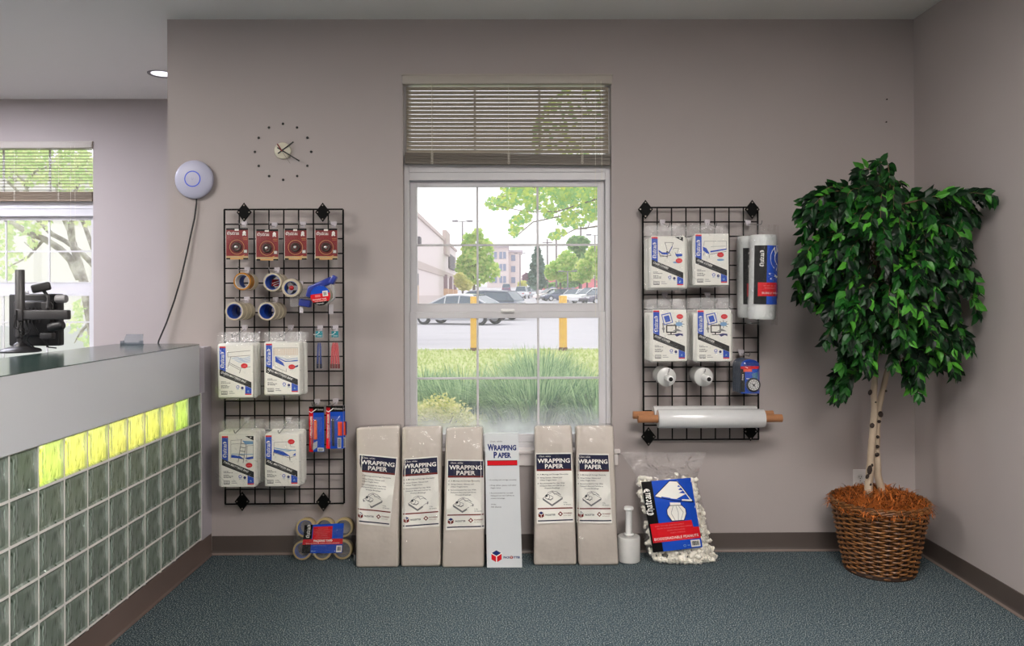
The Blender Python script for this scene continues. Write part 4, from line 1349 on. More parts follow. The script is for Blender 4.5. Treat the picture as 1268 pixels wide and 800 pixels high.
# ------------------------------------------------------------------ small header packets (blue and red)
bagc = film('small_bag', .03, .01, .22, bump=(40, .6, .01), fres=.3)
for x0, x1, col, dark, hk, lab in ((391, 399.5, (38, 60, 130), (20, 30, 60), (396.6, 404.6), 'slim clear packet of blue markers under a teal header'), (408.5, 421.5, (190, 70, 76), (110, 30, 36), (415.7, 404.6), 'slim clear packet of red markers under a teal header')):
    y = -.12; k = PXM * (D + y) / D
    p = at((x0 + x1) / 2, 409.5, y)
    root = thing('marker_packet', lab, 'packet', p, group='marker packets')
    W = (x1 - x0) * k
    a = Art(); a.rect(-4.3, .5, 4.3, 8.2, TEA, 1); a.disc(0, 1.8, .9, .7, PAP, 2); a.line([(-6.5, 4.6), (-4, 5), (-.6, 3.4)], .7, WHT, 3); a.line([(-2, 6.3), (3, 6.3)], .5, PAP, 2)
    a.build('header', lambda u, v, d: V((u * k, -.004 - d, -v * k)), root)
    n = max(2, int((x1 - x0) / 3))
    for j in range(n):
        xx = -W / 2 + W * (j + .5) / n
        mb = MB()
        mb.tube([(xx * .5, -.001 * j, -15 * k), (xx * .7, -.002 * j, -20 * k), (xx, -.003 * j, -(41 + (j % 2) * 3) * k)], [.003, .0048, .0048], 8, 0)
        mb.tube([(xx, -.003 * j, -41 * k), (xx * 1.03, -.003 * j, -46.5 * k)], [.0055, .0055], 8, 1)
        mb.build('marker', [P('marker_%d' % col[0], col, .3), P('marker_cap_%d' % col[0], dark, .3)], root, smooth=50)
    MB().grid(6, 14, lambda u, v: V(((u - .5) * (W + .01), -.013 - .004 * noise.noise(V((u * 5, v * 9, x0))), -.002 - v * 47.5 * k))).build('clear_bag', bagc, root, smooth=180)
    hook(hk[0], hk[1], .07, 'display hook carrying the ' + lab.split(' under')[0].replace('slim clear ', ''), LG)

# ------------------------------------------------------------------ utility knife cards
def knife_card(x0, y0, x1, y1, y, kind, lab, tilt=0):
    k = PXM * (D + y) / D
    W, H = x1 - x0, y1 - y0
    p = at(x0, y0, y)
    root = thing('knife_card_pack', lab, 'carded pack', p, (0, tilt, 0), 'blue carded knives')
    MB().box((0, .0005, -H * k), (W * k, .003, 0)).build('card', P('card_back', (190, 184, 176), .6), root)
    a = Art()
    a.rect(0, 0, W, H, BLU, 1); a.rect(0, 1.5, 5.2 if kind == 'knife' else 4.8, H, RED, 2); a.rect(0, 0, W, 7.5, BLK, 2); a.poly([(0, 3), (5, 3), (5, 8), (0, 8)], RED, 3)
    a.line([(.5, 6), (3, 7.6), (9, 3.2)], 1.0, WHT, 4)
    a.text('Chateau', 10, 4.6, 2, WHT, 4, w=W - 11)
    if kind == 'knife':
        a.text('UTILITY KNIFE', 4.0, 38, 2.6, WHT, 4, rot=-PI / 2, w=26, bold=.02)
        a.rect(10.5, H - 5, W - .6, H - .6, PAP, 3); a.barcode(11, H - 4.4, W - 1.2, H - 1.2, DGR, 4)
    else:
        a.text('PERMANENT MARKER', 3.7, 40, 2.4, WHT, 4, rot=-PI / 2, w=30, bold=.02)
        a.rect(14.4, 20, 19.8, 37, ORG, 3); a.rect(14, 39.6, 18.4, H - 1, PAP, 3); a.barcode(14.4, 40.4, 18, H - 1.6, DGR, 4); a.rect(20.4, 20, W - .5, 36, ink('blue2', (30, 90, 200)), 3)
    a.build('print', lambda u, v, d: V((u * k, -d, -v * k)), root)
    mb = MB()
    if kind == 'knife':
        mb.tube([(8.2 * k, -.006, -17 * k), (8.4 * k, -.007, -40 * k)], [.0075, .0085], 10)
        mb.lathe([(0, 0), (.006, .004)], 8, M=Matrix.Translation((8.2 * k, -.006, -17 * k)))
        o = mb.build('knife_handle', P('knife_orange', (232, 104, 52), .3), root, smooth=50)
        MB().prism([(5.4 * k, -45 * k), (10.8 * k, -42 * k), (10.4 * k, -50 * k), (5.2 * k, -53.6 * k)], -.009, -.006).build('knife_blade', P('blade_steel', (205, 206, 210), .25, .4), root)
    else:
        mb.tube([(8.6 * k, -.006, -16 * k), (9.2 * k, -.007, -49 * k)], .006, 10)
        mb.build('marker', P('marker_dark', (34, 40, 48), .35), root, smooth=50)
        MB().tube([(16.8 * k, -.006, -21 * k), (17 * k, -.006, -36 * k)], .008, 10).build('marker_body', P('marker_orange', (235, 80, 44), .35), root, smooth=50)
    MB().grid(6, 8, lambda u, v: V(((.12 + u * .75) * W * k, -.003 - .014 * (max(0, math.sin(PI * u)) * max(0, math.sin(PI * v))) ** .4, -(13 + v * (H - 16)) * k))).build('clear_blister', film('blister', .03, .05, .06), root, smooth=180)
    return root
knife_card(382.6, 503.5, 401.2, 559.5, -.11, 'knife', 'blue card with an orange utility knife below the left grid packs', .0)
knife_card(409, 502, 427.2, 555, -.082, 'marker', 'rear blue marker card peeping out behind the front one', .0)
knife_card(403.8, 502.5, 425, 555.5, -.115, 'marker', 'front blue card with a dark marker and an orange one')
hook(393, 496, .09, 'display hook carrying the orange utility knife card', LG)
hook(415.7, 495.5, .1, 'display hook carrying the blue marker cards', LG)

# ------------------------------------------------------------------ bubble wrap rolls
bubm = P('bubble_wrap', (206, 208, 206), .25, bump=(130, .6, .004), coat=.3)
def bubble(x0, y0, x1, y1, y, lab, full, ly0, ly1, lx0, lx1, tilt):
    k = PXM * (D + y) / D
    a0, a1 = at(x0, y0, y), at(x1, y1, y)
    r, h = (a1.x - a0.x) / 2, a0.z - a1.z
    root = thing('bubble_wrap_roll', lab, 'bubble wrap', ((a0.x + a1.x) / 2, y, a1.z), (0, tilt, 0), 'bubble wrap rolls')
    n0 = x0
    def body(u, v):
        a_ = 2 * PI * u
        rr = r * (1 - .08 * noise.noise(V((math.cos(a_) * 1.5 + n0, math.sin(a_) * 1.5, v * 3))) * 1) * (1 if .02 < v < .98 else .93)
        return V((rr * math.cos(a_) * .97, rr * math.sin(a_) * .97, v * h))
    mb = MB().grid(48, 40, body)
    mb.lathe([(0, h * .99), (r * .3, h * .985), (r * .32, h * .995), (r * .6, h * .985), (r * .62, h * .998), (r * .9, h)], 32).lathe([(0, .003), (r * .92, .003)], 32)
    mb.build('wrap', bubm, root, smooth=60)
    a = Art()
    W, H = (lx1 - lx0), ly1 - ly0
    a.rect(0, 0, W * .42, H, BLK, 1, 4); a.rect(W * .42, 0, W, H, BLU, 1, 6)
    a.black(W * .3, H * .36, W * .1, WHT, 3, rot=-PI / 2, sx=1.0)
    for i in range(9):                        # big white ring and swirl, cut by the sheet edge
        an0, an1 = PI * .5 + PI * i / 9, PI * .5 + PI * (i + 1) / 9
        cx, cy = W * 1.0, H * .21
        q = lambda r_, a_: (min(W, cx + r_ * math.cos(a_) * W), cy + r_ * math.sin(a_) * H * .5)
        a.poly([q(.24, an0), q(.46, an0), q(.46, an1), q(.24, an1)], WHT, 2)
    a.disc(W * .68, H * .5, W * .2, H * .02, WHT, 2, rot=.3); a.disc(W * .74, H * .545, W * .2, H * .02, WHT, 2, rot=-.3); a.line([(W * .5, H * .53), (W * .7, H * .6), (W * .95, H * .55)], H * .012, LBL, 2)
    a.rect(W * .12, H * .63, W, H * .86, RED, 3, 6); a.text('BUBBLE WRAP', W * .26, H * .825, H * .035, WHT, 4, w=W * .72); a.rect(W * .3, H * .68, W * .8, H * .69, ink('pink', (220, 110, 110)), 4, 3); a.rect(W * .35, H * .72, W * .75, H * .73, ink('pink', (220, 110, 110)), 4, 3)
    a.rect(W * .9, H * .9, W, H * .98, PAP, 3)
    xc_ = (x0 + x1) / 2
    def onroll(u, v, d):
        xx = (lx0 + u - xc_) * k
        s = max(-.985, min(.985, xx / r))
        yy = -math.sqrt(1 - s * s) * (r + .003 + d)
        return V((s * (r + .002 + d), yy, h - (ly0 - y0 + v) * k))
    a.build('label', onroll, root)
    e = .012
    MB().grid(28, 16, lambda u, v: V((-(r + .006) * math.cos(PI * (u * 1.0)), -(r + .007) * math.sin(PI * u) * (1 if v > .12 else .3), h + .05 - v * (h + .075) + .006 * noise.noise(V((u * 8, n0, v)))))).build('clear_bag', film('bubble_bag', .02, .0, .22, bump=(14, .7, .02), fres=.22), root, smooth=180)
    return root
bubble(912.5, 293, 944.5, 393, -.117, 'rear bubble wrap roll, half hidden behind the front one', False, 308, 377, 917, 948, 0)
bubble(926, 291.5, 960.5, 395, -.262, 'front bubble wrap roll with a black, blue and red label', True, 305, 377, 929.5, 960.2, math.radians(1.2))
hook(926, 274.5, .2, 'display hook carrying the bubble wrap rolls', RG, droop=.02)

# ------------------------------------------------------------------ small stretch wrap rolls with a handle
strw = P('stretch_film', (204, 204, 200), .2, var=(20, (190, 190, 188), .4), coat=.5)
hndw = P('handle_white', (226, 226, 224), .35)
for i, (px, py, hk, lab) in enumerate(((825.5, 467, (820, 454), 'left small stretch wrap roll with its white handle end towards the room'), (871.5, 467, (863, 454), 'right small stretch wrap roll with its white handle end towards the room'))):
    y = -.19
    p = at(px, py, y)
    root = thing('stretch_wrap_roll', lab, 'stretch wrap', p, (0, 0, 0), 'small stretch wrap rolls')
    Rm = Matrix.Rotation(PI / 2, 4, 'X')
    MB().lathe([(.0145, 0), (.044, 0), (.0465, -.002), (.0465, -.12), (.044, -.122), (.0145, -.122)], 40, M=Rm, closed=True).build('film', strw, root, smooth=40)
    MB().lathe([(.0142, -.128), (.0142, .098), (.0105, .1), (.0105, -.128)], 24, M=Rm, closed=True).lathe([(.0105, .07), (0, .07)], 24, M=Rm).build('handle', hndw, root, smooth=40)
    MB().lathe([(0, .0985), (.0118, .0985)], 24, M=Rm).build('hole_shade', P('hole_shade_dark', (22, 18, 18), .9), root)  # flat dark disc painting the shade inside the handle's open end
    hook(hk[0], hk[1], .15, 'display hook through the %s small stretch wrap roll' % ('left', 'right')[i], RG)

# ------------------------------------------------------------------ round lock on a blue card, five deep
def lock_card(i):
    y = -.185 + i * .026
    k = PXM * (D - .185) / D
    p = at(917, 445, -.185) + V((-.002 * i, i * .026, 0))
    W, H = 23.5, 42.5
    lab = 'front blue card with a round white dial, below the bubble wrap' if i == 0 else '%s blue dial card, behind the front one' % ('second', 'third', 'fourth', 'fifth')[i - 1]
    root = thing('dial_card_pack', lab, 'carded pack', p, group='blue dial cards')
    def outl(x0, x1, y0, y1):
        pts = [(x0, y1), (x1, y1)]
        for j in range(9):
            a_ = PI * j / 8
            pts.append(((x0 + x1) / 2 + (x1 - x0) / 2 * math.cos(a_), y0 + 8 - 8 * math.sin(a_)))
        return pts
    a = Art()
    a.poly(outl(0, W, 0, H), BLU if i == 0 else P('card_edge_dark', (62, 70, 86), .5), 1)
    if i == 0:
        a.poly(outl(3, W, .6, 9), ink('navy2', (20, 50, 130)), 2); a.rect(0, 8.6, W - .6, 12, RED, 3); a.rect(3.5, 12, 14, 15.4, ORG, 3); a.text('LOCK', 5.5, 14.8, 2, ink('pale_red', (240, 130, 130)), 4)
        a.rect(0, 9, 5.4, H - 1.5, BLK, 2); a.black(3.3, 26, 1.4, WHT, 4, rot=-PI / 2, lion=False)
        a.poly([(14, 18), (21, 16), (22, 24), (15, 25)], ink('steelblue', (70, 120, 150)), 3)
        for dx in (8, 10, 12.6):
            a.disc(dx, 24 + (dx % 2) * .6, .7, .7, PAP, 3)
    a.build('print', lambda u, v, d: V((u * k, -d, -v * k)), root)
    mb = MB()
    pts = outl(0, W, 0, H)
    mb.prism([(x * k, -z_ * k) for x, z_ in pts], .0006, .003)
    mb.build('card', P('card_edge', (96, 104, 122), .5), root)
    Rm = Matrix.Translation((15.2 * k, 0, -31.5 * k)) @ Matrix.Rotation(PI / 2, 4, 'X')
    MB().lathe([(.034, 0), (.034, .012), (.03, .016), (.027, .014)], 32, M=Rm).build('lock_body', P('lock_black', (20, 20, 24), .3), root, smooth=40)
    MB().lathe([(.0275, .0135), (.026, .0155), (0, .016)], 32, M=Rm).build('dial', P('dial_white', (196, 196, 194), .4, bump=(90, .8, .003)), root, smooth=40)
    if i == 0:
        d_ = Art()
        for q in range(12):
            an = 2 * PI * q / 12
            d_.line([(.7 * math.cos(an), .7 * math.sin(an)), (.95 * math.cos(an), .95 * math.sin(an))], .12, BLK, 1)
        d_.line([(-.4, -.3), (.3, .4)], .22, GRY, 1); d_.line([(.35, -.35), (-.2, .3)], .16, GRY, 1); d_.disc(0, 0, .18, .18, BLK, 2)
        d_.build('dial_marks', lambda u, v, d: V((15.2 * k + u * .024, -.0163 - d, -31.5 * k - v * .024)), root)
    MB().grid(6, 8, lambda u, v: V((u * W * k, -.004 - .016 * (max(0, math.sin(PI * u)) * max(0, math.sin(PI * v))) ** .4, -(4 + v * (H - 4)) * k))).build('clear_blister', film('blister', .03, .05, .06), root, smooth=180)
for i in range(5):
    lock_card(i)
hook(917.5, 435, .13, 'display hook carrying the blue dial cards', RG)

# ------------------------------------------------------------------ two long rolls of film on brackets
card = P('cardboard_core', (168, 116, 76), .7, var=(20, (150, 100, 64), .3))
for nm, x0, x1, c0_, c1_, yc, y, r, lab in (('front', 814.5, 945.5, 790, 968, 518.3, -.2, .046, 'front long roll of clear film on a brown core across the right grid'), ('rear', 809, 936, 784, 957, 513.6, -.105, .045, 'rear long roll of clear film, just behind and above the front one')):
    a, b = at(x0, yc, y), at(x1, yc, y)
    c, d = at(c0_, yc, y), at(c1_, yc, y)
    mid = (a + b) / 2
    root = thing('film_roll', lab, 'film roll', mid, group='long film rolls')
    Rm = Matrix.Rotation(PI / 2, 4, 'Y')
    h = (b.x - a.x) / 2
    MB().lathe([(.02, -h), (r - .002, -h), (r, -h + .003), (r + .001, 0), (r, h - .003), (r - .002, h), (.02, h)], 40, M=Rm, closed=True).build('film', P('long_film', (212, 212, 210), .16, var=(9, (196, 197, 198), .3, (.3, 3, 3)), coat=.6), root, smooth=40)
    MB().lathe([(.015, c.x - mid.x), (.0192, c.x - mid.x), (.0192, d.x - mid.x), (.015, d.x - mid.x)], 28, M=Rm, closed=True).build('core', card, root, smooth=40)
for px, lab in ((812, 'left display arm under the long film rolls'), (930, 'right display arm under the long film rolls')):
    p = at(px, 508, YG_ - .008)
    root = thing('roll_support', lab, 'display hook', p, group='arms under the long film rolls')
    MB().rbox((-.01, -.006, -.03), (.01, .012, .012), .002).build('back_clip', clipm, root, smooth=40)
    MB().rbox((-.004, -.17, -.052), (.004, -.0, -.042), .002).rbox((-.004, -.176, -.052), (.004, -.17, -.04), .002).build('arm', blk, root, smooth=40)
# ================================================================== things standing on the carpet
def on_plane(p0, n, px, py):
    d = ray(px, py)
    return CAM + d * ((V(p0) - CAM).dot(n) / d.dot(n))
newsm = P('newsprint', (208, 198, 188), .6, var=(7, (198, 188, 177), .35), bump=(8, .6, .02))
shrink = film('shrink_film', .01, .02, .2, bump=(9, .9, .04, (1, 1, .4)), fres=.35)

def paper_label():
    a = Art(); W, H = 46.0, 87.0
    sep = BRN
    a.rect(0, 0, W, H, PAP, 1)
    a.rect(1, 1.6, W - .8, 20.3, NAV, 2); a.rect(1, 20.3, W - .8, 22.6, BRN, 2)
    a.text('Clean, white', 4.5, 5.2, 2.1, PAP, 3, shear=.25, w=15)
    a.text('WRAPPING', 2.6, 12.4, 5.2, WHT, 3, w=41, bold=.022); a.text('PAPER', 23.5, 19.2, 5.2, WHT, 3, al='c', w=23.5, bold=.022)
    y = 27.5
    for s, w, b in (('A Moving and Storage Necessity', 36, 1), ('Wrap Dishes, Glasses and', 28, 1), ('Other Fragile Items', 21, 0), ('Recommended For Use With', 31, 1), ('Dishpack Box and Cell Kit to', 31, 0), ('Prevent Breakage', 19, 0)):
        if b and y > 28:
            y += .8
        if b:
            a.disc(2.6, y - .7, .6, .6, DGR, 3, n=8)
        a.text(s, 5 if s[0] != 'P' else 11, y, 1.55, DGR, 3, w=w, bold=.01)
        y += 3.0 if not (s.startswith('A ') or s.startswith('Other')) else 3.3
    # cup being wrapped on a pad of sheets
    L = GRY
    a.poly([(8, 58.5), (19.5, 66.5), (33, 58), (33, 56), (19.5, 64.4), (8, 56.4)], L, 2)
    a.line([(8, 56.4), (20, 49), (33, 56), (19.5, 64.4), (8, 56.4)], .4, DGR, 3); a.line([(12, 55), (15, 49.5), (20, 47.6), (26, 48.8), (30, 52)], .5, L, 3); a.line([(20, 47.6), (23, 52), (27, 50.6), (31, 53)], .5, L, 3)
    a.ring(14, 54.6, 2.6, 3.1, DGR, 3); a.poly([(11.4, 53), (13.4, 51.6), (14.6, 54), (12.6, 55)], DGR, 4); a.line([(14, 57.4), (18, 58.6), (20, 57)], .9, DGR, 3); a.line([(17, 53), (21, 55), (20.5, 58)], .5, L, 3)
    a.text('5 lbs.', 34, 62.6, 1.4, DGR, 3, w=4.6); a.text('50 Sheets', 34, 65.2, 1.4, DGR, 3, w=9)
    a.rect(1.4, 68.2, W - 1, 69.7, BRN, 2); a.rect(1.4, 83, W - 1, 84.5, NAV, 2)
    def cube(cx, cy, r, top, side):
        q = [(cx + r * math.cos(math.radians(t)), cy + r * math.sin(math.radians(t))) for t in (-90, -30, 30, 90, 150, 210)]
        c = (cx, cy)
        a.poly([q[5], q[0], q[1], c], top, 3); a.poly([q[5], c, q[3], q[4]], side, 3); a.poly([c, q[1], q[2], q[3]], side, 3)
        a.line([q[5], c, q[1]], r * .16, PAP, 4); a.line([c, q[3]], r * .16, PAP, 4)
    cube(5.6, 76.4, 4, NVB, BRN)
    a.text('PACK3ITTER', 10.8, 77.6, 1.9, DGR, 3, w=12.6, bold=.03)
    a.poly([(26.4, 76), (29.6, 72.9), (32.8, 76), (29.6, 79.1)], BRN, 3); a.disc(29.6, 76, 1.2, 1.2, PAP, 4)
    a.text('POWERED', 33.6, 76.2, 1.7, BRN, 3, w=10.6, bold=.02); a.text('PACKAGING', 33.6, 78.6, 1.0, BRN, 3, w=9)
    return a, W, H
PL = paper_label()

def bundle(bl, br, tl, tr, lab4, label, ytop=-.118, t=.072, box=False, seed=0):
    B0, B1 = atz(*bl, 0.002), atz(*br, 0.002)
    ym = (B0.y + B1.y) / 2
    T0, T1 = at(*tl, ytop), at(*tr, ytop)
    B0, B1 = at(*bl, ym), at(*br, ym)
    B0.z = B1.z = 0
    n = (B1 - B0).cross(T0 - B0).normalized()
    if n.y > 0:
        n = -n
    c = (B0 + B1) / 2
    root = thing('paper_carton' if box else 'wrapping_paper_bundle', label, 'wrapping paper', c, group=None if box else 'wrapping paper bundles')
    n0 = V((seed * 5.3, 0, seed))
    def mp(p, grow=0.0, amp=1.0):
        u, v = p.x, p.z                       # 0..1
        q = B0 * (1 - u) * (1 - v) + B1 * u * (1 - v) + T1 * u * v + T0 * (1 - u) * v
        q = q - n * (p.y * t)
        if not box:
            k = math.sin(PI * min(1, max(0, v)))
            q += n * (-.012 * noise.noise(V((u * 2.2, v * 5, p.y)) + n0) * k * amp - .004 * k)
            q += n * (.010 * math.exp(-((u - .5) / .35) ** 2 - ((v - .12) / .06) ** 2) * (noise.noise(V((u * 4, v * 11, 3)) + n0)))
            q += V((.003 * noise.noise(V((u, v * 6, 7)) + n0) * (1 if u < .5 else -1), 0, 0))
        q.z = max(q.z, .0015) if v < .5 else q.z
        return q - c
    H = (T0 - B0).length; W = (B1 - B0).length
    def unit(r, grow=0.0):
        # rounded box in real size, then normalised
        mb = MB()
        g = grow
        mb.rbox((-g, -g, 0), (W + g, t + g, H + g * 2), r, seg=3, sub=1 if box else 2)
        mb.v = [V((p.x / W, p.y / t, p.z / H)) for p in mb.v]
        return mb
    if not box:
        mb = unit(.013); mb.v = [mp(p) for p in mb.v]
        mb.build('paper_stack', newsm, root, smooth=60)
        mb = unit(.016, .0045)
        mb.v = [mp(p) - n * 0 + V((0, 0, .0)) + n * (.004 * max(0, noise.noise(p * 5 + n0))) for p in mb.v]
        mb.build('shrink_wrap', shrink, root, smooth=180)
        art, AW, AH = PL
        q = [on_plane(B0 + n * .003, n, *p) - c for p in lab4]
        f0 = quadfn(*q, AW, AH)
        def fn(u, v, d):
            p = f0(u, v, d) + c
            # follow the bulge of the stack
            uu = (p - B0).dot((B1 - B0).normalized()) / W; vv = p.z / max(T0.z, .01)
            k = math.sin(PI * min(1, max(0, vv)))
            off = -.012 * noise.noise(V((uu * 2.2, vv * 5, 0)) + n0) * k - .004 * k
            edge = max(0, abs(uu - .5) - .40) / .1
            return p - c + n * (off + .0018 - .012 * edge ** 2)
        a = Art(); a.it = art.it
        sub = Art()
        for vs, fs, m, l in art.it:           # split the big sheets so they can bend
            if len(fs) == 1 and len(vs) == 4 and l <= 2 and abs(vs[1][0] - vs[0][0]) > 20:
                (x0, y0), (x1, y1) = vs[0], vs[2]
                nx, ny = 12, max(1, int(abs(y1 - y0) / 5))
                for i in range(nx):
                    for j in range(ny):
                        sub.rect(x0 + (x1 - x0) * i / nx, y0 + (y1 - y0) * j / ny, x0 + (x1 - x0) * (i + 1) / nx, y0 + (y1 - y0) * (j + 1) / ny, m, l)
            else:
                sub.it.append((vs, fs, m, l))
        sub.build('label', fn, root, step=.0006)
    else:
        bx = P('carton_white', (206, 209, 211), .5, var=(5, (198, 202, 205), .3))
        mb = MB()
        mb.v = []
        mb.box((0, 0, 0), (1, 1, 1)); mb.v = [mp(p) for p in mb.v]
        mb.build('carton', bx, root, bevel=.002)
        a = Art(); AW, AH = 44.0, 166.0
        a.rect(0, 0, AW, AH, bx, 0)
        NV = ink('carton_navy', (26, 44, 104))
        a.text('Clean, white', 6.5, 11.0, 2.0, DGR, 1, w=16, shear=.2)
        a.text('W', 3.2, 21.2, 7.6, NV, 1, bold=.05, w=8.6); a.text('RAPPING', 11.8, 21.2, 6.2, NV, 1, bold=.045, w=29)
        a.text('P', 11.0, 30.6, 7.2, NV, 1, bold=.05, w=4.6); a.text('APER', 16.2, 30.6, 6.2, NV, 1, bold=.045, w=17.6)
        a.rect(2.6, 33.8, 41.6, 40.6, ink('maroon', (90, 14, 24)), 1); a.rect(2.8, 34.6, 41.4, 39.8, RED, 2)
        y = 59
        for s, x, w in (('• A moving and storage necessity', 4, 36), ('• Wrap dishes, glasses and other', 4.6, 35), ('  fragile items', 6.4, 13), ('• Recommended for use with', 5, 30), ('  Dishpack box and Cell Kit to', 6.4, 30), ('  prevent breakage', 6.4, 18), ('10 lbs.', 6.6, 7), ('100 Sheets', 6.6, 13)):
            a.text(s, x, y, 1.5, DGR, 1, w=w, bold=.01)
            y += {'• A': 6.8, '  f': 6.4, '  p': 7.6}.get(s[:3], 3.2)
        cx, cy, r = 12.2, 152.4, 7.4
        q = [(cx + r * math.cos(math.radians(t_)), cy + r * math.sin(math.radians(t_))) for t_ in (-90, -30, 30, 90, 150, 210)]
        a.poly([q[5], q[0], q[1], (cx, cy)], NV, 1); a.poly([q[5], (cx, cy), q[3], q[4]], RED, 1); a.poly([(cx, cy), q[1], q[2], q[3]], RED, 1)
        a.line([q[5], (cx, cy), q[1]], 1.1, WHT, 2); a.line([(cx, cy), q[3]], 1.1, WHT, 2)
        a.text('PACK', 21, 155, 2.5, NV, 1, w=8.4, bold=.04); a.disc(31, 153.8, 1.9, 1.9, DRD, 1); a.text('3', 30.3, 154.8, 2.0, WHT, 2, bold=.03); a.text('ITTER', 33.4, 155, 2.5, NV, 1, w=8.6, bold=.04)
        f = quadfn(T0 - c, T1 - c, B1 - c, B0 - c, AW, AH)
        a.build('print', lambda u, v, d: f(u, v, d + .0004), root)
    return root

bundle((440.5, 702), (493.2, 703.5), (441, 530), (494.2, 527), ((444.5, 562), (492, 566.5), (482.5, 652.5), (440.8, 648)), 'wrapping paper bundle nearest the tape multipack, its label askew', seed=1)
bundle((496.5, 702), (545.5, 702), (497.5, 529), (546.5, 527.5), ((497.8, 568), (542, 564.8), (544, 652), (497.5, 655)), 'second wrapping paper bundle from the left, below the window edge', seed=2)
bundle((547.5, 702.5), (599.2, 703.5), (552.5, 530), (597.6, 528.5), ((554, 569), (599, 569.5), (600, 655), (552, 656.5)), 'wrapping paper bundle directly left of the white carton', seed=3)
bundle((603, 702.5), (646.5, 702), (600.3, 537), (641.8, 536.5), None, 'tall white wrapping paper carton with a red stripe, between the bundles', ytop=-.13, t=.085, box=True)
bundle((661.5, 699.5), (714.3, 700.5), (662.5, 528), (708, 527), ((663, 561), (707.5, 560.5), (710.7, 647), (664.8, 648.5)), 'wrapping paper bundle right of the gap beside the white carton', seed=4)
bundle((716.5, 700), (766, 700.5), (713, 527.5), (759.5, 527), ((713.7, 561.5), (753.8, 562), (758.3, 648), (714, 648)), 'wrapping paper bundle beside the small stretch wrap roll on the floor', seed=5)

# small stretch wrap roll standing on its end
p = atz(780.3, 698, 0); p.y += .04
root = thing('stretch_wrap_roll', 'small stretch wrap roll standing upright on the carpet with its handle up', 'stretch wrap', p)
MB().lathe([(.016, .002), (.052, .002), (.0555, .005), (.0555, .12), (.053, .124), (.016, .124)], 44, closed=True).build('film', strw, root, smooth=40)
MB().lathe([(0, 0), (.0155, 0), (.0155, .13), (.026, .131), (.026, .135), (.0165, .137), (.0155, .25), (.0165, .252), (.0235, .256), (.0245, .262), (.022, .268), (.012, .27), (0, .269)], 32).build('handle', hndw, root, smooth=35)

# six pack of packing tape
c = atz(399, 694, 0)
root = thing('tape_multipack', 'six pack of packing tape leaning on the baseboard below the left grid', 'tape multipack', c)
wr = math.radians(-9)
Rl = Matrix.Rotation(wr, 4, 'X')
k = PXM * (D + c.y) / D
tm6 = P('tape_pack_edge', (186, 166, 122), .25, var=(30, (170, 150, 106), .3), coat=.4)
r6 = .0475
cm6 = P('core_grey', (70, 74, 86), .5)
for i, (px, py) in enumerate([(376.5, 655), (400, 655), (423.8, 655), (373.8, 681.5), (398.6, 681.8), (423.6, 681)]):
    u, v = (px - 399) * k, (694 - py) * k
    M_ = Rl @ Matrix.Translation((u, .026, v - (.002 if i > 2 else 0))) @ Matrix.Rotation(PI / 2, 4, 'X')
    o = MB().lathe([(.037, -.025), (r6 - .001, -.025), (r6, -.023), (r6, .023), (r6 - .001, .025), (.037, .025)], 36, M=M_, closed=True).build('tape_roll', tm6, root, smooth=40)
    MB().lathe([(.0345, -.0255), (.037, -.0255), (.037, .0255), (.0345, .0255)], 36, M=M_, closed=True).build('core', coreB if i in (0, 3) else cm6, o, smooth=40)
    MB().lathe([(0, .019), (.0345, .019)], 30, M=M_).build('core_film', film('core_film', .12, .05, .2), o)
a = Art()
a.rect(0, 0, 50, 37, BLU, 1); a.rect(0, 0, 10.5, 37, BLK, 2); a.rect(11.5, 3, 36, 20, RED, 2); a.rect(0, 19, 50, 25.8, RED, 3)
a.black(7.6, 17, 3.1, WHT, 4, rot=-PI / 2, sx=.85)
pk = ink('pink', (220, 110, 110))
for i, (x, w) in enumerate(((18, 12), (16.5, 15), (14, 19), (16, 14), (15.6, 15), (14, 20))):
    a.text(('6 ROLLS', 'QUALITY SEALING', 'CLEAR PACKAGING', 'FOR MOVING', 'AND SHIPPING', 'STRONG ADHESIVE')[i], x, 5.6 + i * 2.5, 1.4, pk, 3, w=w)
a.text('PACKING TAPE', 25, 22.4, 2.6, WHT, 4, al='c', w=23, bold=.03); a.text('SEALS ALL BOXES - LONG LASTING ADHESIVE', 25, 24.9, 1.1, WHT, 4, al='c', w=42)
a.text('1.88 IN. X 55 YD.', 12, 28, 1.1, LBL, 3, w=17); a.disc(12.5, 34.4, .9, .9, LBL, 3); a.rect(14, 34, 17, 34.8, LBL, 3)
a.rect(42.5, 27.6, 49.5, 36, PAP, 3); a.barcode(43.8, 29, 48.4, 34, DGR, 4)
k4 = [((376, 651.5)), ((424.7, 649.5)), ((423.3, 685.2)), ((373.6, 685.2))]
ql = [Rl @ V(((x - 399) * k, -.0045, (694 - y) * k)) for x, y in k4]
a.build('label', quadfn(*ql, 50, 37), root)
W6 = 38 * k
def shr(u, v):
    x = (u - .5) * 2 * W6 * .93; z_ = v * .155 - .002
    return Rl @ V((x, -.006 - .003 * noise.noise(V((u * 9, v * 6, 2))) + .03 * max(0, abs(u - .5) * 2 - .9) * 10 * .03, max(z_, .002)))
MB().grid(20, 12, shr).build('shrink_wrap', film('multipack_film', .02, .02, .2, bump=(22, .9, .015)), root, smooth=180)
MB().grid(5, 6, lambda u, v: V((W6 + .005 + u * .03 * (1 - v), -.012 - .02 * u + .01 * noise.noise(V((u * 7, v * 5, 1))), .002 + v * .05))).build('film_tail', film('film_tail', .3, .25, .15, bump=(30, 1, .02)), root, smooth=180)

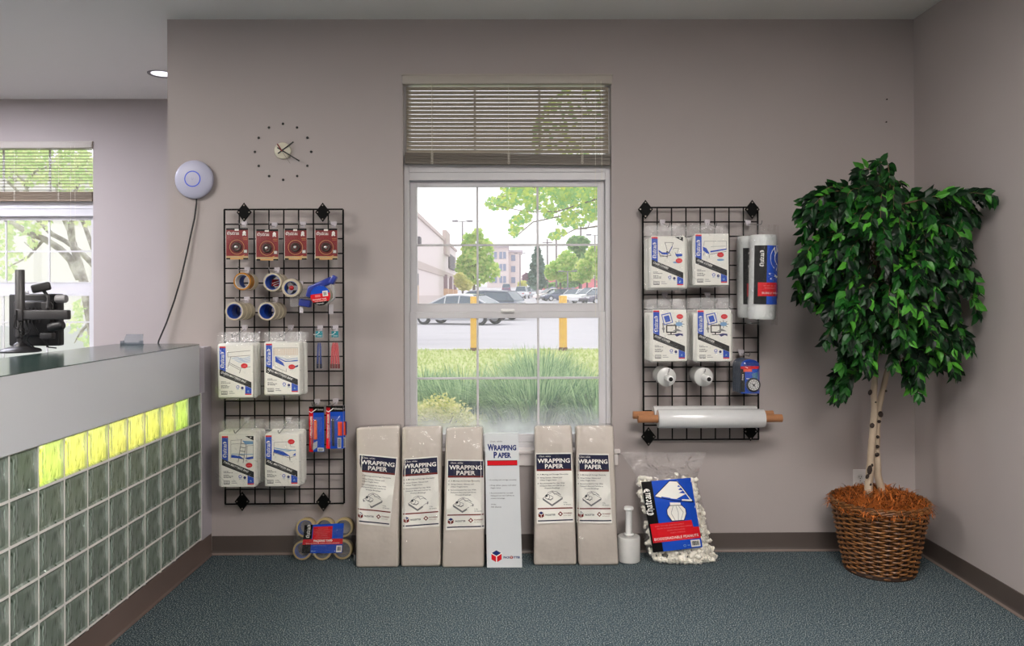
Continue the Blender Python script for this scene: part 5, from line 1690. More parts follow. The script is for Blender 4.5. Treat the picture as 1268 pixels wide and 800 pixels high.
# bag of packing peanuts
y0b = atz(848, 701, 0).y
cb_ = atz(848, 701, 0)
prof = [(560, 768, 874), (574, 778, 869), (588, 787.5, 863), (600, 786, 864), (640, 792.5, 874), (672, 798, 882), (690, 802, 888), (702, 806, 891)]
def edge(py):
    for (a_, l0, r0), (b_, l1, r1) in zip(prof[:-1], prof[1:]):
        if py <= b_:
            t_ = (py - a_) / (b_ - a_)
            return l0 + (l1 - l0) * t_, r0 + (r1 - r0) * t_
    return prof[-1][1:]
def ybase(v):
    return -.055 + (y0b + .075 - (-.055)) * v
def thick(v):
    py = 560 + v * 142
    t_ = max(0, min(1, (py - 578) / 45)); b_ = max(0, min(1, (703 - py) / 16))
    return .075 * math.sqrt(t_) * (.35 + .65 * math.sqrt(b_)) + .002
def bagpt(u, v, s, inset=0.0):
    py = 560 + v * 142
    l, r = edge(py)
    l += inset; r -= inset
    p = at(l + (r - l) * u, py, ybase(v))
    w = math.sqrt(max(0, 1 - (2 * u - 1) ** 2))
    q = V((p.x, p.y - s * thick(v) * w, p.z))
    q.y = min(q.y, -.004)
    q.z = max(q.z, .003)
    return q
root = thing('packing_peanut_bag', 'clear bag of white packing peanuts leaning on the wall, blue lamp label', 'bag', cb_)
O = V(cb_)
pn = P('foam_peanut', (244, 239, 226), .7)
mb = MB()
rp = random.Random(12)
def peanut(p, s):
    R = Matrix.Translation(p) @ Matrix.Rotation(rp.uniform(0, 6.28), 4, (rp.uniform(-1, 1), rp.uniform(-1, 1), rp.uniform(-1, 1)))
    pts = [(-s, 0, s * .25), (-s * .45, 0, -s * .1), (s * .45, 0, -s * .1), (s, 0, s * .25)]
    mb.tube(pts, [s * .52, s * .62, s * .58, s * .52], 7, M=R)
cnt = 0
while cnt < 560:
    v = rp.uniform(.2, .985); u = rp.uniform(.02, .98); sd = rp.uniform(-.1, 1.0) ** 1 if rp.random() < .4 else rp.uniform(.72, .95)
    if v < .27 and rp.random() > (v - .19) * 12:
        continue
    s = rp.uniform(.0125, .0185)
    p = bagpt(u, v, max(sd, -.1) * .93, 2.2) - O
    p.z = max(p.z, .014)
    if p.y + O.y > -.02: continue
    peanut(p, s); cnt += 1
o = mb.build('packing_peanuts', pn, root, smooth=60); o['kind'] = 'stuff'
pb = film('peanut_bag_film', .03, .02, .16, bump=(20, .8, .02), fres=.35)
mb = MB()
nz_ = lambda u, v, k: V((.003 * noise.noise(V((u * 8, v * 9, k))), .005 * noise.noise(V((u * 11, v * 7, k + 3))), 0))
mb.grid(26, 34, lambda u, v: bagpt(u, v, 1.06, -.3) - O + nz_(u, v, 1) + V((0, -.003, 0)))
mb.build('clear_bag', pb, root, smooth=180)
mb = MB(); mb.grid(14, 10, lambda u, v: bagpt(u, v * .28, -.1, -.3) - O + nz_(u, v, 9))
mb.build('bag_back', pb, root, smooth=180)
# printed panel, bent over the bulge
a = Art(); AW, AH = 62.0, 90.0
def tess(x0, y0, x1, y1, m, l, nx, ny):
    for i in range(nx):
        for j in range(ny):
            a.rect(x0 + (x1 - x0) * i / nx, y0 + (y1 - y0) * j / ny, x0 + (x1 - x0) * (i + 1) / nx, y0 + (y1 - y0) * (j + 1) / ny, m, l)
tess(0, 0, AW, AH, BLU, 1, 8, 10); tess(0, 0, 13, AH, BLK, 2, 2, 10); tess(2.4, 54, AW, 78, RED, 3, 8, 3); a.poly([(54, 53), (62, 53), (62, 63), (55, 63)], BLU, 4)
a.black(8.6, 43, 5.8, WHT, 5, rot=-PI / 2, sx=.9)
a.poly([(14.6, 18.5), (35, 1.8), (43, 3.2), (46, 7), (43.6, 10), (48, 11), (44, 14), (50, 15.6), (44, 18), (53, 19.8), (40, 25.4)], PAP, 5)
a.poly([(14.6, 18.5), (35, 1.8), (40, 25.4), (60, 32), (15, 20.5)], PAP, 4)
a.line([(14.6, 18.5), (35, 1.8), (44, 3), (50, 12), (60, 31.5), (36, 27), (14.6, 20)], .9, BLK, 6); a.line([(44, 3.4), (50, 13.4), (58, 29), (47, 27.4)], 1.8, WHT, 5)
a.poly([(31, 29), (44, 30.6), (44, 34), (31, 33)], PAP, 5)
pts = [(30, 33), (45, 34), (49, 39), (49, 45), (45, 53.4), (30, 52.6), (25.6, 44), (26, 38)]
a.poly(pts, PAP, 5); a.line(pts + [pts[0]], .8, BLK, 6)
for x0, xm in ((33, 30.5), (38.5, 39.5), (43, 45.6)):
    a.line([(x0 - (x0 - 37) * .3, 34.6), (xm, 43), (x0 - (x0 - 37) * .3, 52.6)], .5, GRY, 6)
for i, (x, w) in enumerate(((8, 36), (10, 44), (22, 22), (26, 18))):
    a.text(('EASY TO USE AND REUSABLE', 'PROTECTS FRAGILE ITEMS DURING SHIPPING', 'AND MOVING', 'NO MESS')[i], x, 58.2 + i * 3.4, 1.5, pk, 5, w=w)
a.text('BIODEGRADABLE PEANUTS', 4.4, 75.4, 3.3, WHT, 5, w=55)
a.text('EARTH FRIENDLY LOOSE FILL CUSHIONING MATERIAL', 5, 77.4, 1.0, pk, 5, w=50)
a.rect(48.5, 79.6, 60, 88.4, PAP, 4); a.barcode(50, 81, 58.6, 86.6, DGR, 5); a.ring(40.6, 85.6, 1.1, 1.7, LBL, 4); a.rect(44, 85.2, 47, 86, LBL, 4)
TLp, TRp, BRp, BLp = (793.8, 597), (855.3, 591.5), (870, 677.5), (808.6, 684.5)
def onbag(u, v, d):
    s, t_ = u / AW, v / AH
    px = TLp[0] * (1 - s) * (1 - t_) + TRp[0] * s * (1 - t_) + BRp[0] * s * t_ + BLp[0] * (1 - s) * t_
    py = TLp[1] * (1 - s) * (1 - t_) + TRp[1] * s * (1 - t_) + BRp[1] * s * t_ + BLp[1] * (1 - s) * t_
    vv = (py - 560) / 142
    l, r = edge(py)
    for _ in range(3):                        # find the bag point seen through this pixel
        uu = (px - l) / (r - l)
        y_ = bagpt(min(max(uu, .02), .98), vv, 1.0).y
        p = at(px, py, y_ - .014 - d)
        break
    return p - O
a.build('label', onbag, root, step=.0009)
# ================================================================== artificial fig tree in a wicker basket
rp = random.Random(21)
bc = atz(1089, 706, 0)
tree = thing('potted_fig_tree', 'bushy artificial fig tree in a brown wicker basket in the room corner', 'potted plant', bc)
BO = V(bc)
RB, RT, HB = .148, .212, .335
wick = P('wicker', (150, 98, 48), .45, var=(24, (70, 40, 18), .22, (1, 1, 2)), bump=(120, .3, .002))
wickd = P('wicker_dark', (44, 26, 15), .7)
rad = lambda h: RB + (RT - RB) * (h / HB) ** .9
mb = MB()
NS = 26
rows = 27
for i in range(rows):
    h = .012 + (HB - .03) * i / (rows - 1)
    pts = []
    n = NS * 4
    for j in range(n + 1):
        a_ = 2 * PI * j / n
        w = math.sin(a_ * NS / 2 + (i % 2) * PI)
        w = max(-1, min(1, w * 1.6))
        rr = rad(h) + .0065 * w + .0015 * noise.noise(V((j * .3, i * 2.1, 0)))
        pts.append((rr * math.cos(a_), rr * math.sin(a_), h + .002 * noise.noise(V((j * .2, i * 1.3, 5)))))
    mb.tube(pts, .0052, 5, cap=False)
for k in range(3):
    h = HB - .012 + k * .008
    mb.tube([((rad(h) + .004) * math.cos(2 * PI * j / 90), (rad(h) + .004) * math.sin(2 * PI * j / 90), h + .004 * math.sin(j * 2.1 + k * 2)) for j in range(91)], .007, 6, cap=False)
mb.build('basket', wick, tree, smooth=60)
mb = MB()
for i in range(NS):
    a_ = 2 * PI * (i + .5) / NS
    mb.tube([((rad(h) - .001) * math.cos(a_), (rad(h) - .001) * math.sin(a_), h) for h in (.004, HB * .33, HB * .66, HB)], .0055, 6)
mb.lathe([(0, .002), (RB - .004, .002), (rad(HB * .5) - .008, HB * .5), (RT - .012, HB - .03), (0, HB - .03)], 40)
for h in (.006, .016):
    mb.tube([((rad(h) + .004) * math.cos(2 * PI * j / 60), (rad(h) + .004) * math.sin(2 * PI * j / 60), h) for j in range(61)], .006, 6, cap=False)
mb.build('basket_stakes', wickd, tree, smooth=60)
# excelsior moss
mb = MB()
def dome(r):
    return HB - .022 + .062 * max(0, 1 - (r / RT) ** 2) ** .6
mb.lathe([(RT - .004, HB - .04)] + [(RT * math.cos(t_) * .98, dome(RT * math.cos(t_)) - .012) for t_ in [PI / 2 * k / 10 for k in range(11)]], 40)
for i in range(2300):
    a_ = rp.uniform(0, 2 * PI); r = RT * 1.06 * math.sqrt(rp.random())
    z0 = dome(min(r, RT)) - .006 + rp.uniform(-.004, .012)
    d = rp.uniform(0, 2 * PI); L = rp.uniform(.02, .055)
    p = V((r * math.cos(a_), r * math.sin(a_), z0))
    q = V((math.cos(d) * L, math.sin(d) * L, rp.uniform(-.008, .03)))
    m_ = p + q * .5 + V((0, 0, rp.uniform(.002, .01)))
    s = V((-math.sin(d), math.cos(d), 0)) * .0019
    e = p + q
    if math.hypot(e.x, e.y) > RT * 1.0:
        e.z -= .02; m_.z -= .004
    u_ = V((0, 0, .0012))
    mb.add([p - s, p + s, m_ + s + u_, m_ - s + u_, e + s * .4, e - s * .4], [(0, 1, 2, 3), (3, 2, 4, 5)])
mb.build('moss', leafmat('excelsior', (226, 132, 62), (64, 32, 14), .15, .7, .2), tree)
# trunks
bark = P('birch_bark', (188, 172, 152), .7, var=(16, (160, 140, 118), .3, (1, 1, .35)), bump=(60, .5, .003, (1, 1, .4)))
scar = P('bark_scar', (44, 32, 26), .85)
def tp(px, py, dy=0.0):
    return at(px, py, BO.y + dy) - BO
Tl = [tp(1075, 625, -.02), tp(1076, 600, -.02), tp(1078, 570, -.02), tp(1080.5, 540, -.02), tp(1083, 510, -.02), tp(1082, 485, -.03), tp(1084, 455, -.04), tp(1088, 420, -.06), tp(1090, 380, -.07), tp(1092, 330, -.08), tp(1094, 280, -.09)]
Tr = [tp(1092, 622, .0), tp(1091, 608, .0), tp(1087, 585, .0), tp(1085, 560, .0), tp(1086, 535, .0), tp(1088, 505, -.005), tp(1092, 488, -.02), tp(1097, 468, -.04), tp(1103, 440, -.07), tp(1108, 400, -.09), tp(1110, 350, -.1), tp(1108, 300, -.11)]
mb = MB()
def wob(pts, r0, r1, nn):
    out, rs = [], []
    for i in range(len(pts) - 1):
        for k in range(5):
            t_ = k / 5
            p = pts[i].lerp(pts[i + 1], t_)
            s = (i + t_) / (len(pts) - 1)
            out.append(p + V((noise.noise(V((s * 15, nn, 0))), noise.noise(V((s * 15, nn, 5))), 0)) * .004)
            rs.append((r0 + (r1 - r0) * s) * (1 + .16 * noise.noise(V((s * 22, nn, 9)))))
    return out, rs
a_, b_ = wob(Tl, .019, .009, 1); mb.tube(a_, b_, 12)
a_, b_ = wob(Tr, .019, .008, 2); mb.tube(a_, b_, 12)
tk = mb.build('trunks', bark, tree, smooth=60)
for (px, py, w, h, dy) in ((1077, 582, 4, 9, -.036), (1074, 590, 2.5, 5, -.036), (1080, 527, 3.6, 5, -.036), (1077.5, 486, 3.2, 5.5, -.045), (1086, 563, 4, 4, -.02), (1086.5, 553, 3.4, 3.4, -.02), (1087, 541, 2.6, 3, -.02), (1090.5, 513, 4, 6, -.02), (1088.5, 522, 3, 3, -.02), (1080, 576, 1.6, 3, -.036), (1097, 484, 1.6, 2.4, -.036), (1084, 498, 1.5, 2, -.036), (1078, 600, 1.5, 2.5, -.036)):
    p = tp(px, py, dy)
    R = Matrix.Translation(p) @ Matrix.Rotation(rp.uniform(-.5, .5), 4, 'Y') @ Matrix.Diagonal((w * .0032, .008, h * .0026, 1))
    vs, fs = [], []
    MB().lathe([(0, -1), (.7, -.7), (1, 0), (.7, .7), (0, 1)], 9, M=R).build('bark_scar', scar, tk, smooth=60)
# crown: drooping sprays that fill the outline seen from the room, kept clear of the walls
outline = [(1070, 222), (1085, 214), (1102, 218), (1112, 228), (1108, 240), (1135, 237), (1165, 243), (1196, 240), (1236, 240), (1238, 248), (1206, 254), (1205, 275), (1196, 290), (1207, 320), (1216, 350), (1213, 385), (1204, 420), (1192, 452), (1180, 466), (1168, 452), (1150, 462), (1143, 486), (1133, 492), (1122, 470), (1105, 460), (1096, 455),
           (1078, 462), (1062, 462), (1050, 480), (1042, 492), (1030, 492), (1022, 470), (1026, 445), (1018, 410), (1008, 380), (998, 350), (990, 372), (986, 345), (990, 318), (1004, 300), (990, 300), (984, 285), (986, 265), (1004, 255), (1020, 240), (1040, 228)]
def inside(x, y):
    c = False
    j = len(outline) - 1
    for i in range(len(outline)):
        xi, yi = outline[i]; xj, yj = outline[j]
        if (yi > y) != (yj > y) and x < (xj - xi) * (y - yi) / (yj - yi) + xi:
            c = not c
        j = i
    return c
CENT = V((1.735, -.44, 1.42))
def ok(p):
    return p.x < XR - .012 and p.y < -.015
leafm = MB(); twig = MB()
def leaf(p, d, L, roll):
    """pointed leaf hanging from p along d, folded along its rib"""
    d = d.normalized()
    s = d.cross(V((0, -1, .25)))
    if s.length < .1:
        s = d.cross(V((1, 0, 0)))
    s.normalize()
    s = Matrix.Rotation(roll, 3, d) @ s
    n = s.cross(d)
    W = L * .27
    f = n * (L * .06)
    c = n * (-L * .07)
    v = [p, p + d * L * .3 + s * W + f, p + d * L * .3, p + d * L * .3 - s * W + f, p + d * L * .66 + s * W * .72 + f + c * .4, p + d * L * .66 + c * .4, p + d * L * .66 - s * W * .72 + f + c * .4, p + d * L + c * 1.6]
    if all(ok(q + BO) for q in v):
        leafm.add(v, [(0, 2, 1), (0, 3, 2), (1, 2, 5, 4), (2, 3, 6, 5), (4, 5, 7), (5, 6, 7)])
sprays = 0
tries = 0
tops = [Tl[-1], Tr[-1], Tl[-2], Tr[-2], Tl[-3], Tr[-3]]
edge_pts = [(1232, 242, -.72), (1222, 245, -.71), (1210, 247, -.68), (1228, 243, -.73), (990, 268, -.40), (994, 290, -.42), (990, 345, -.44), (988, 365, -.4), (1037, 488, -.5), (1032, 478, -.46), (1136, 485, -.55), (1180, 460, -.62), (1210, 352, -.62), (1209, 385, -.62), (1100, 222, -.42), (1086, 218, -.42), (1199, 430, -.62), (1003, 372, -.45), (1062, 226, -.42), (1045, 470, -.5), (1045, 486, -.52), (1139, 470, -.5)]
while sprays < 270 and tries < 20000:
    tries += 1
    if sprays < len(edge_pts):
        px, py, y_ = edge_pts[sprays]
    else:
        px, py = rp.uniform(984, 1238), rp.uniform(214, 494)
        if not inside(px, py):
            continue
        # depth: ellipsoid of the crown, mostly its near half
        p = at(px, py, CENT.y)
        q = ((p.x - CENT.x) / .5) ** 2 + ((p.z - CENT.z) / .56) ** 2
        hd = .38 * math.sqrt(max(.04, 1 - q))
        y_ = CENT.y - hd * (rp.uniform(.35, 1.0) if rp.random() < .72 else rp.uniform(-.7, .4))
    tip = at(px, py, y_)
    if not ok(tip + V((.03, .02, 0))):
        continue
    T = tip - BO
    # the twig rises from an inner point and bends over, drooping to the tip
    ax = V((CENT.x - BO.x, CENT.y - BO.y, 0))
    out_ = V((T.x - ax.x, T.y - ax.y, 0))
    L = rp.uniform(.16, .3)
    st = V((T.x - out_.x * rp.uniform(.3, .5), T.y - out_.y * rp.uniform(.3, .5), T.z + L * rp.uniform(.3, .6)))
    if sprays < 4:
        st = V((T.x - .28, T.y + .12, T.z - .01))
    pxs, pys = proj(st + BO)
    if not inside(pxs, pys):
        st.z = min(st.z, T.z + .06)
        pxs, pys = proj(st + BO)
        if not inside(pxs, pys) and sprays >= len(edge_pts):
            continue
    if not ok(st + BO):
        continue
    ctl = st.lerp(T, .45) + V((out_.x * .16, out_.y * .16, .05))
    pts = [st * (1 - t_) ** 2 + ctl * 2 * t_ * (1 - t_) + T * t_ ** 2 for t_ in [i / 8 for i in range(9)]]
    if not all(ok(q + BO) for q in pts):
        pts = [st.lerp(T, i / 8) for i in range(9)]
    twig.tube(pts, [.0024 - .0017 * i / 8 for i in range(9)], 5)
    sprays += 1
    k = 0
    for i in range(1, 9):
        d = (pts[i] - pts[i - 1]).normalized()
        for sd in ((1, -1) if i < 8 else (1, -1, 0)):
            side = d.cross(V((0, -1, .2))).normalized()
            dd = d * .75 + side * sd * .8 + V((rp.uniform(-.25, .25), rp.uniform(-.45, .1), -.55 + rp.uniform(-.3, .25)))
            leaf(pts[i] + d * rp.uniform(-.01, .01), dd, rp.uniform(.046, .066), rp.uniform(-.9, .9))
    if sprays % 3 == 0:
        tp_ = rp.choice(tops)
        m_ = tp_.lerp(st, .5) + V((0, 0, .06))
        br = [tp_ * (1 - t_) ** 2 + m_ * 2 * t_ * (1 - t_) + st * t_ ** 2 for t_ in [i / 6 for i in range(7)]]
        if all(ok(q + BO) for q in br):
            twig.tube(br, [.0045 - .002 * i / 6 for i in range(7)], 5)
twig.build('branches', P('twig_brown', (96, 76, 56), .7), tree, smooth=60)
leafm.build('foliage', leafmat('fig_leaf', (5, 22, 10), (84, 160, 50), .22, .42, .3, stops=((.45, (10, 42, 16)), (.8, (26, 84, 26)))), tree)
# ================================================================== the car park outside
rx = random.Random(33)
GZ = [(0, -.02), (6.4, 0), (40, 0), (60, .2), (85, .5), (105, .68), (130, .9), (160, 2.2), (220, 3.4), (320, 5)]
def gz(Z):
    for (a, b), (c, d) in zip(GZ[:-1], GZ[1:]):
        if Z <= c:
            return b + (d - b) * (Z - a) / (c - a)
    return GZ[-1][1]
def ground(name, Z0, Z1, x0, x1, m, dz=0, step=None):
    zs = sorted({Z0, Z1} | {a for a, _ in GZ if Z0 < a < Z1} | {Z0 + (Z1 - Z0) * i / 12 for i in range(13)})
    vs, fs = [], []
    for Z in zs:
        for x in (x0, x1):
            vs.append((x, Z - D, gz(Z) + dz))
    for i in range(len(zs) - 1):
        fs.append((2 * i, 2 * i + 1, 2 * i + 3, 2 * i + 2))
    return struct(MB().add(vs, fs).build(name, m))
asph = P('asphalt', (186, 184, 190), .85, var=(.35, (200, 197, 203), .3, (1, 3, 1)), bump=(40, .2, .01))
ground('street_surface', 18.3, 320, -160, 200, asph)
lawnm = P('lawn_soil', (178, 194, 116), .9, var=(3, (200, 202, 144), .25))
ground('lawn_ground', 5.6, 18.35, -30, 30, lawnm, .0)
bedm = P('planting_bed', (150, 144, 146), .9, var=(2.5, (176, 172, 172), .25), bump=(30, .5, .02))
ground('path_ground', D + WT, 7.0, -30, 30, bedm, .006)
kerbm = P('kerb_concrete', (214, 212, 214), .8)
struct(MB().box((-30, 18.3 - D, -.05), (30, 18.5 - D, .03)).build('kerb', kerbm))

grassL = leafmat('lawn_blades', (176, 198, 110), (204, 212, 146), .4, .6, .2)
mb = MB()
for i in range(6000):
    Z = 7.2 + 11.2 * rx.random() ** .8
    x = rx.uniform(-.2, .2) * Z
    p = V((x, Z - D, gz(Z)))
    a_ = rx.uniform(0, PI); h = rx.uniform(.03, .075); w = .006 + .0008 * Z
    d = V((math.cos(a_) * w, math.sin(a_) * w, 0)); t_ = V((rx.uniform(-.03, .03), rx.uniform(-.03, .03), h))
    mb.add([p - d, p + d, p + t_], [(0, 1, 2)])
tag(mb.build('lawn_grass', grassL), 'short mown yellow-green lawn outside the centre window', 'grass', kind='stuff')

def tuft(px, pbase, Z, H, R, n, lab, cols, name='ornamental_grass_clump', wide=1.0):
    b = at(px, pbase, Z - D); b.z = gz(Z)
    root = thing(name, lab, 'ornamental grass', b, group='ornamental grass clumps')
    mb = MB()
    for i in range(n):
        a_ = rx.uniform(0, 2 * PI); r0 = R * .8 * math.sqrt(rx.random())
        lean = rx.uniform(.15, 1.0) * wide
        L = H * rx.uniform(.75, 1.25)
        d = V((math.cos(a_), math.sin(a_), 0)); s = V((-d.y, d.x, 0)) * rx.uniform(.005, .011)
        p = d * r0
        pts = []
        for k in range(5):
            t_ = k / 4
            out = lean * L * (t_ ** 1.6) * .9
            up = L * (t_ - .55 * lean * t_ ** 2.4)
            pts.append(p + d * out + V((0, 0, max(.01, up))))
        vs = []
        for k, q in enumerate(pts):
            w = 1 - (k / 4) ** 2 * .9
            vs += [q - s * w, q + s * w]
        mb.add(vs, [(2 * k, 2 * k + 1, 2 * k + 3, 2 * k + 2) for k in range(4)])
    mb.build('blades', leafmat(*cols), root)
    return root
gA = ('blades_green', (64, 124, 72), (206, 232, 176), .5, .5, .3)
tuft(664, 524, 7.7, .62, .6, 2200, 'largest ornamental grass clump, in the middle of the centre window', gA)
tuft(668, 470, 10.4, .62, .5, 800, 'ornamental grass clump rising behind the largest one', gA)
tuft(742, 532, 7.4, .5, .5, 900, 'ornamental grass clump at the right edge of the centre window', gA)
tuft(574, 500, 8.7, .5, .5, 800, 'ornamental grass clump behind the yellow-leaved shrub', gA)
tuft(528, 478, 9.8, .4, .45, 500, 'low ornamental grass clump at the left edge of the centre window', gA)
tuft(706, 500, 8.8, .5, .5, 600, 'ornamental grass clump between the largest and the right one', gA)

def blob_leaves(mb, c, r, n, size, rng, shell=.55):
    for _ in range(n):
        d = V((rng.gauss(0, 1), rng.gauss(0, 1), rng.gauss(0, 1))).normalized()
        k = rng.uniform(shell, 1) ** .6
        p = V((c[0] + d.x * r[0] * k, c[1] + d.y * r[1] * k, c[2] + d.z * r[2] * k))
        s = size * rng.uniform(.6, 1.3)
        u = V((rng.gauss(0, 1), rng.gauss(0, 1), rng.gauss(0, .6))).normalized(); w = u.orthogonal().normalized()
        w = Matrix.Rotation(rng.uniform(0, 6.28), 3, u) @ w
        mb.add([p - u * s, p + w * s * .6, p + u * s, p - w * s * .6], [(0, 1, 2, 3)])

b = at(545, 545, 6.75 - D); b.z = gz(6.75)
sh = thing('shrub', 'low round shrub with yellow-green leaves outside the lower left of the window', 'shrub', b)
mb = MB()
for (dx, dz, r) in ((-.1, .2, .2), (.1, .22, .19), (0, .3, .16), (-.22, .16, .16), (.22, .15, .15)):
    blob_leaves(mb, (dx, 0, dz), (r * 1.12, r, r), 520, .02, rx, .3)
mb.build('foliage', leafmat('shrub_leaf', (196, 204, 96), (252, 246, 186), .4, .5, .3), sh)
mb = MB()
for i in range(9):
    a_ = rx.uniform(0, 6.28)
    mb.tube([(0, 0, 0), (.1 * math.cos(a_), .1 * math.sin(a_), .15), (.2 * math.cos(a_), .16 * math.sin(a_), .27)], [.008, .006, .003], 5)
mb.build('stems', P('shrub_stem', (92, 76, 60), .8), sh)

# yellow bollards
yel = P('bollard_yellow', (236, 186, 60), .5, var=(6, (214, 160, 48), .3)); rust = P('bollard_rust', (122, 78, 48), .9, var=(20, (90, 60, 44), .3))
for px, w, top, lab in ((587.5, 10, 367, 'left yellow bollard at the edge of the lawn, behind a window bar'), (697.3, 10, 366, 'right yellow bollard at the edge of the lawn')):
    Z = 18.0
    b = at(px, 432, Z - D); b.z = gz(Z)
    r = w / 2 * Z / F; h = at(px, top, Z - D).z - b.z
    root = thing('bollard', lab, 'bollard', b, group='yellow bollards')
    MB().lathe([(r, 0), (r, h - .02), (r * .92, h - .004), (0, h)], 24).build('post', yel, root, smooth=40)
    MB().lathe([(r * 1.12, 0), (r * 1.1, .05), (r * 1.01, .08)], 24).build('rusty_foot', rust, root, smooth=40)

# ------------------------------------------------------------------ cars
tyre = P('tyre', (40, 40, 44), .8); rimm = P('wheel_rim', (206, 208, 214), .35, .3); cglass = P('car_glass', (70, 88, 104), .12, spec=.7); clamp = P('car_lamp', (226, 228, 230), .2); ctail = P('car_tail_lamp', (190, 40, 40), .3); ctrim = P('car_trim', (48, 50, 56), .5)
def car(px, Z, yaw, col, lab, kind='sedan', L=4.5, Wd=1.76, Hh=1.42):
    b = at(px, 365, Z - D); b.z = gz(Z)
    root = thing('car', lab, 'car', b, (0, 0, yaw), 'parked cars')
    paint = P('paint_%d_%d_%d' % col, col, .25, coat=.8)
    h = L / 2; w = Wd / 2
    if kind == 'sedan':
        st = [(-h, .45, .78, .8), (-h + .1, .3, .9, .92), (-h + .7, .24, .96, .98), (-.9, .22, .94, 1), (.7, .22, .92, 1), (1.1, .22, .9, 1), (h - .5, .24, .8, .96), (h - .12, .3, .66, .88), (h, .42, .58, .74)]
        gh = [(-h + .62, .95, .96, .8), (-h + 1.25, .94, Hh - .06, .88), (-.35, .93, Hh, .9), (.35, .92, Hh - .03, .9), (1.15, .9, .92, .86)]
    elif kind == 'wagon':
        st = [(-h, .5, .9, .86), (-h + .08, .3, 1.0, .95), (-h + .7, .24, 1.02, 1), (-.9, .22, 1.0, 1), (.8, .22, .98, 1), (1.2, .22, .96, 1), (h - .5, .24, .88, .96), (h - .12, .3, .74, .9), (h, .45, .64, .76)]
        gh = [(-h + .1, 1.0, 1.04, .86), (-h + .5, 1.01, Hh - .05, .88), (-.6, 1.0, Hh, .9), (.3, .98, Hh - .02, .9), (1.25, .96, .99, .86)]
    else:  # pickup
        st = [(-h, .5, 1.0, .9), (-h + .08, .4, 1.05, .96), (-.6, .36, 1.06, 1), (-.4, .36, 1.06, 1), (.9, .36, 1.05, 1), (1.2, .36, 1.04, 1), (h - .3, .38, .98, .96), (h - .08, .42, .84, .9), (h, .5, .76, .8)]
        gh = [(-.55, 1.05, 1.08, .88), (-.4, 1.05, Hh - .04, .88), (.1, 1.05, Hh, .9), (.5, 1.05, Hh - .03, .9), (1.2, 1.04, 1.07, .88)]
    mb = MB(); n = 10
    def ring(x, zb, zt, k):
        q = w * k
        return [(x, -q * .9, zb), (x, -q, zb + .16), (x, -q, (zb + zt) / 2 + .08), (x, -q * .95, zt - .05), (x, -q * .82, zt), (x, q * .82, zt), (x, q * .95, zt - .05), (x, q, (zb + zt) / 2 + .08), (x, q, zb + .16), (x, q * .9, zb)]
    vs = [p for s in st for p in ring(*s)]
    fs = [(i * n + k, i * n + (k + 1) % n, (i + 1) * n + (k + 1) % n, (i + 1) * n + k) for i in range(len(st) - 1) for k in range(n)]
    fs += [tuple(range(n)), tuple(reversed(range((len(st) - 1) * n, len(st) * n)))]
    mb.add(vs, fs)
    mb.build('body', paint, root, smooth=35)
    def gr(x, zb, zt, k, e=0.0):
        q = w * k
        t_ = min(1, (zt - zb) / .45)
        return [(x, -q, zb), (x, -q * (1 - .2 * t_) - e, zt - .05 * t_), (x, -q * (1 - .32 * t_), zt + e), (x, q * (1 - .32 * t_), zt + e), (x, q * (1 - .2 * t_) + e, zt - .05 * t_), (x, q, zb)]
    vs = [p for s in gh for p in gr(*s)]
    n = 6
    fs = [(i * n + k, i * n + k + 1, (i + 1) * n + k + 1, (i + 1) * n + k) for i in range(len(gh) - 1) for k in range(n - 1)]
    fs += [(0, 1, 2, 3, 4, 5), tuple(reversed(range((len(gh) - 1) * n, len(gh) * n)))]
    MB().add(vs, fs).build('windows', cglass, root)
    rf = MB()
    mid = gh[1:4]
    vs = []
    for (x, zb, zt, k) in mid:
        g_ = gr(x, zb, zt, k, .012)
        vs += [(p[0], p[1], p[2] + .012) for p in g_[1:5]]
    rf.add(vs, [(i * 4 + k, i * 4 + k + 1, (i + 1) * 4 + k + 1, (i + 1) * 4 + k) for i in range(2) for k in range(3)])
    for sgn in (0, 1):
        for i in range(4):
            pa, pb = gr(*gh[i]), gr(*gh[i + 1])
            a_, c_ = (pa[1], pb[1]) if sgn == 0 else (pa[4], pb[4])
            rf.tube([a_, c_], .035, 6)
        for i in (1, 2, 3):
            p = gr(*gh[i]); a_, c_ = (p[0], p[1]) if sgn == 0 else (p[5], p[4])
            rf.tube([a_, c_], .03, 6)
    rf.build('roof', paint, root, smooth=40)
    for fx in (-h + .82, h - .86):
        for sy in (-1, 1):
            M_ = Matrix.Translation((fx, sy * (w - .1), .31)) @ Matrix.Rotation(PI / 2, 4, 'X')
            wo = MB().lathe([(.2, -.1), (.29, -.1), (.315, -.07), (.315, .07), (.29, .1), (.2, .1)], 24, M=M_, closed=True).build('wheel', tyre, root, smooth=40)
            MB().lathe([(0, -.09), (.19, -.1), (.21, -.085), (.21, .085), (.19, .1), (0, .09)], 20, M=M_).build('rim', rimm, wo, smooth=40)
    lm = MB()
    for sy in (-1, 1):
        lm.rbox((h - .22, sy * w * .62 - .16, .56), (h - .03, sy * w * .62 + .16, .69), .04)
    lm.build('headlamps', clamp, root, smooth=40)
    lm = MB()
    for sy in (-1, 1):
        lm.rbox((-h - .01, sy * w * .7 - .14, .68), (-h + .16, sy * w * .7 + .14, .84), .04)
    lm.build('tail_lamps', ctail, root, smooth=40)
    MB().rbox((-h - .03, -w * .8, .34), (-h + .2, w * .8, .5), .05).rbox((h - .2, -w * .78, .28), (h + .03, w * .78, .46), .05).build('bumpers', ctrim if col[0] < 120 else paint, root, smooth=40)
    return root
car(569, 34.5, math.radians(180 - 24), (206, 208, 214), 'silver sedan nearest the centre window', 'sedan', 4.5, 1.75, 1.36)
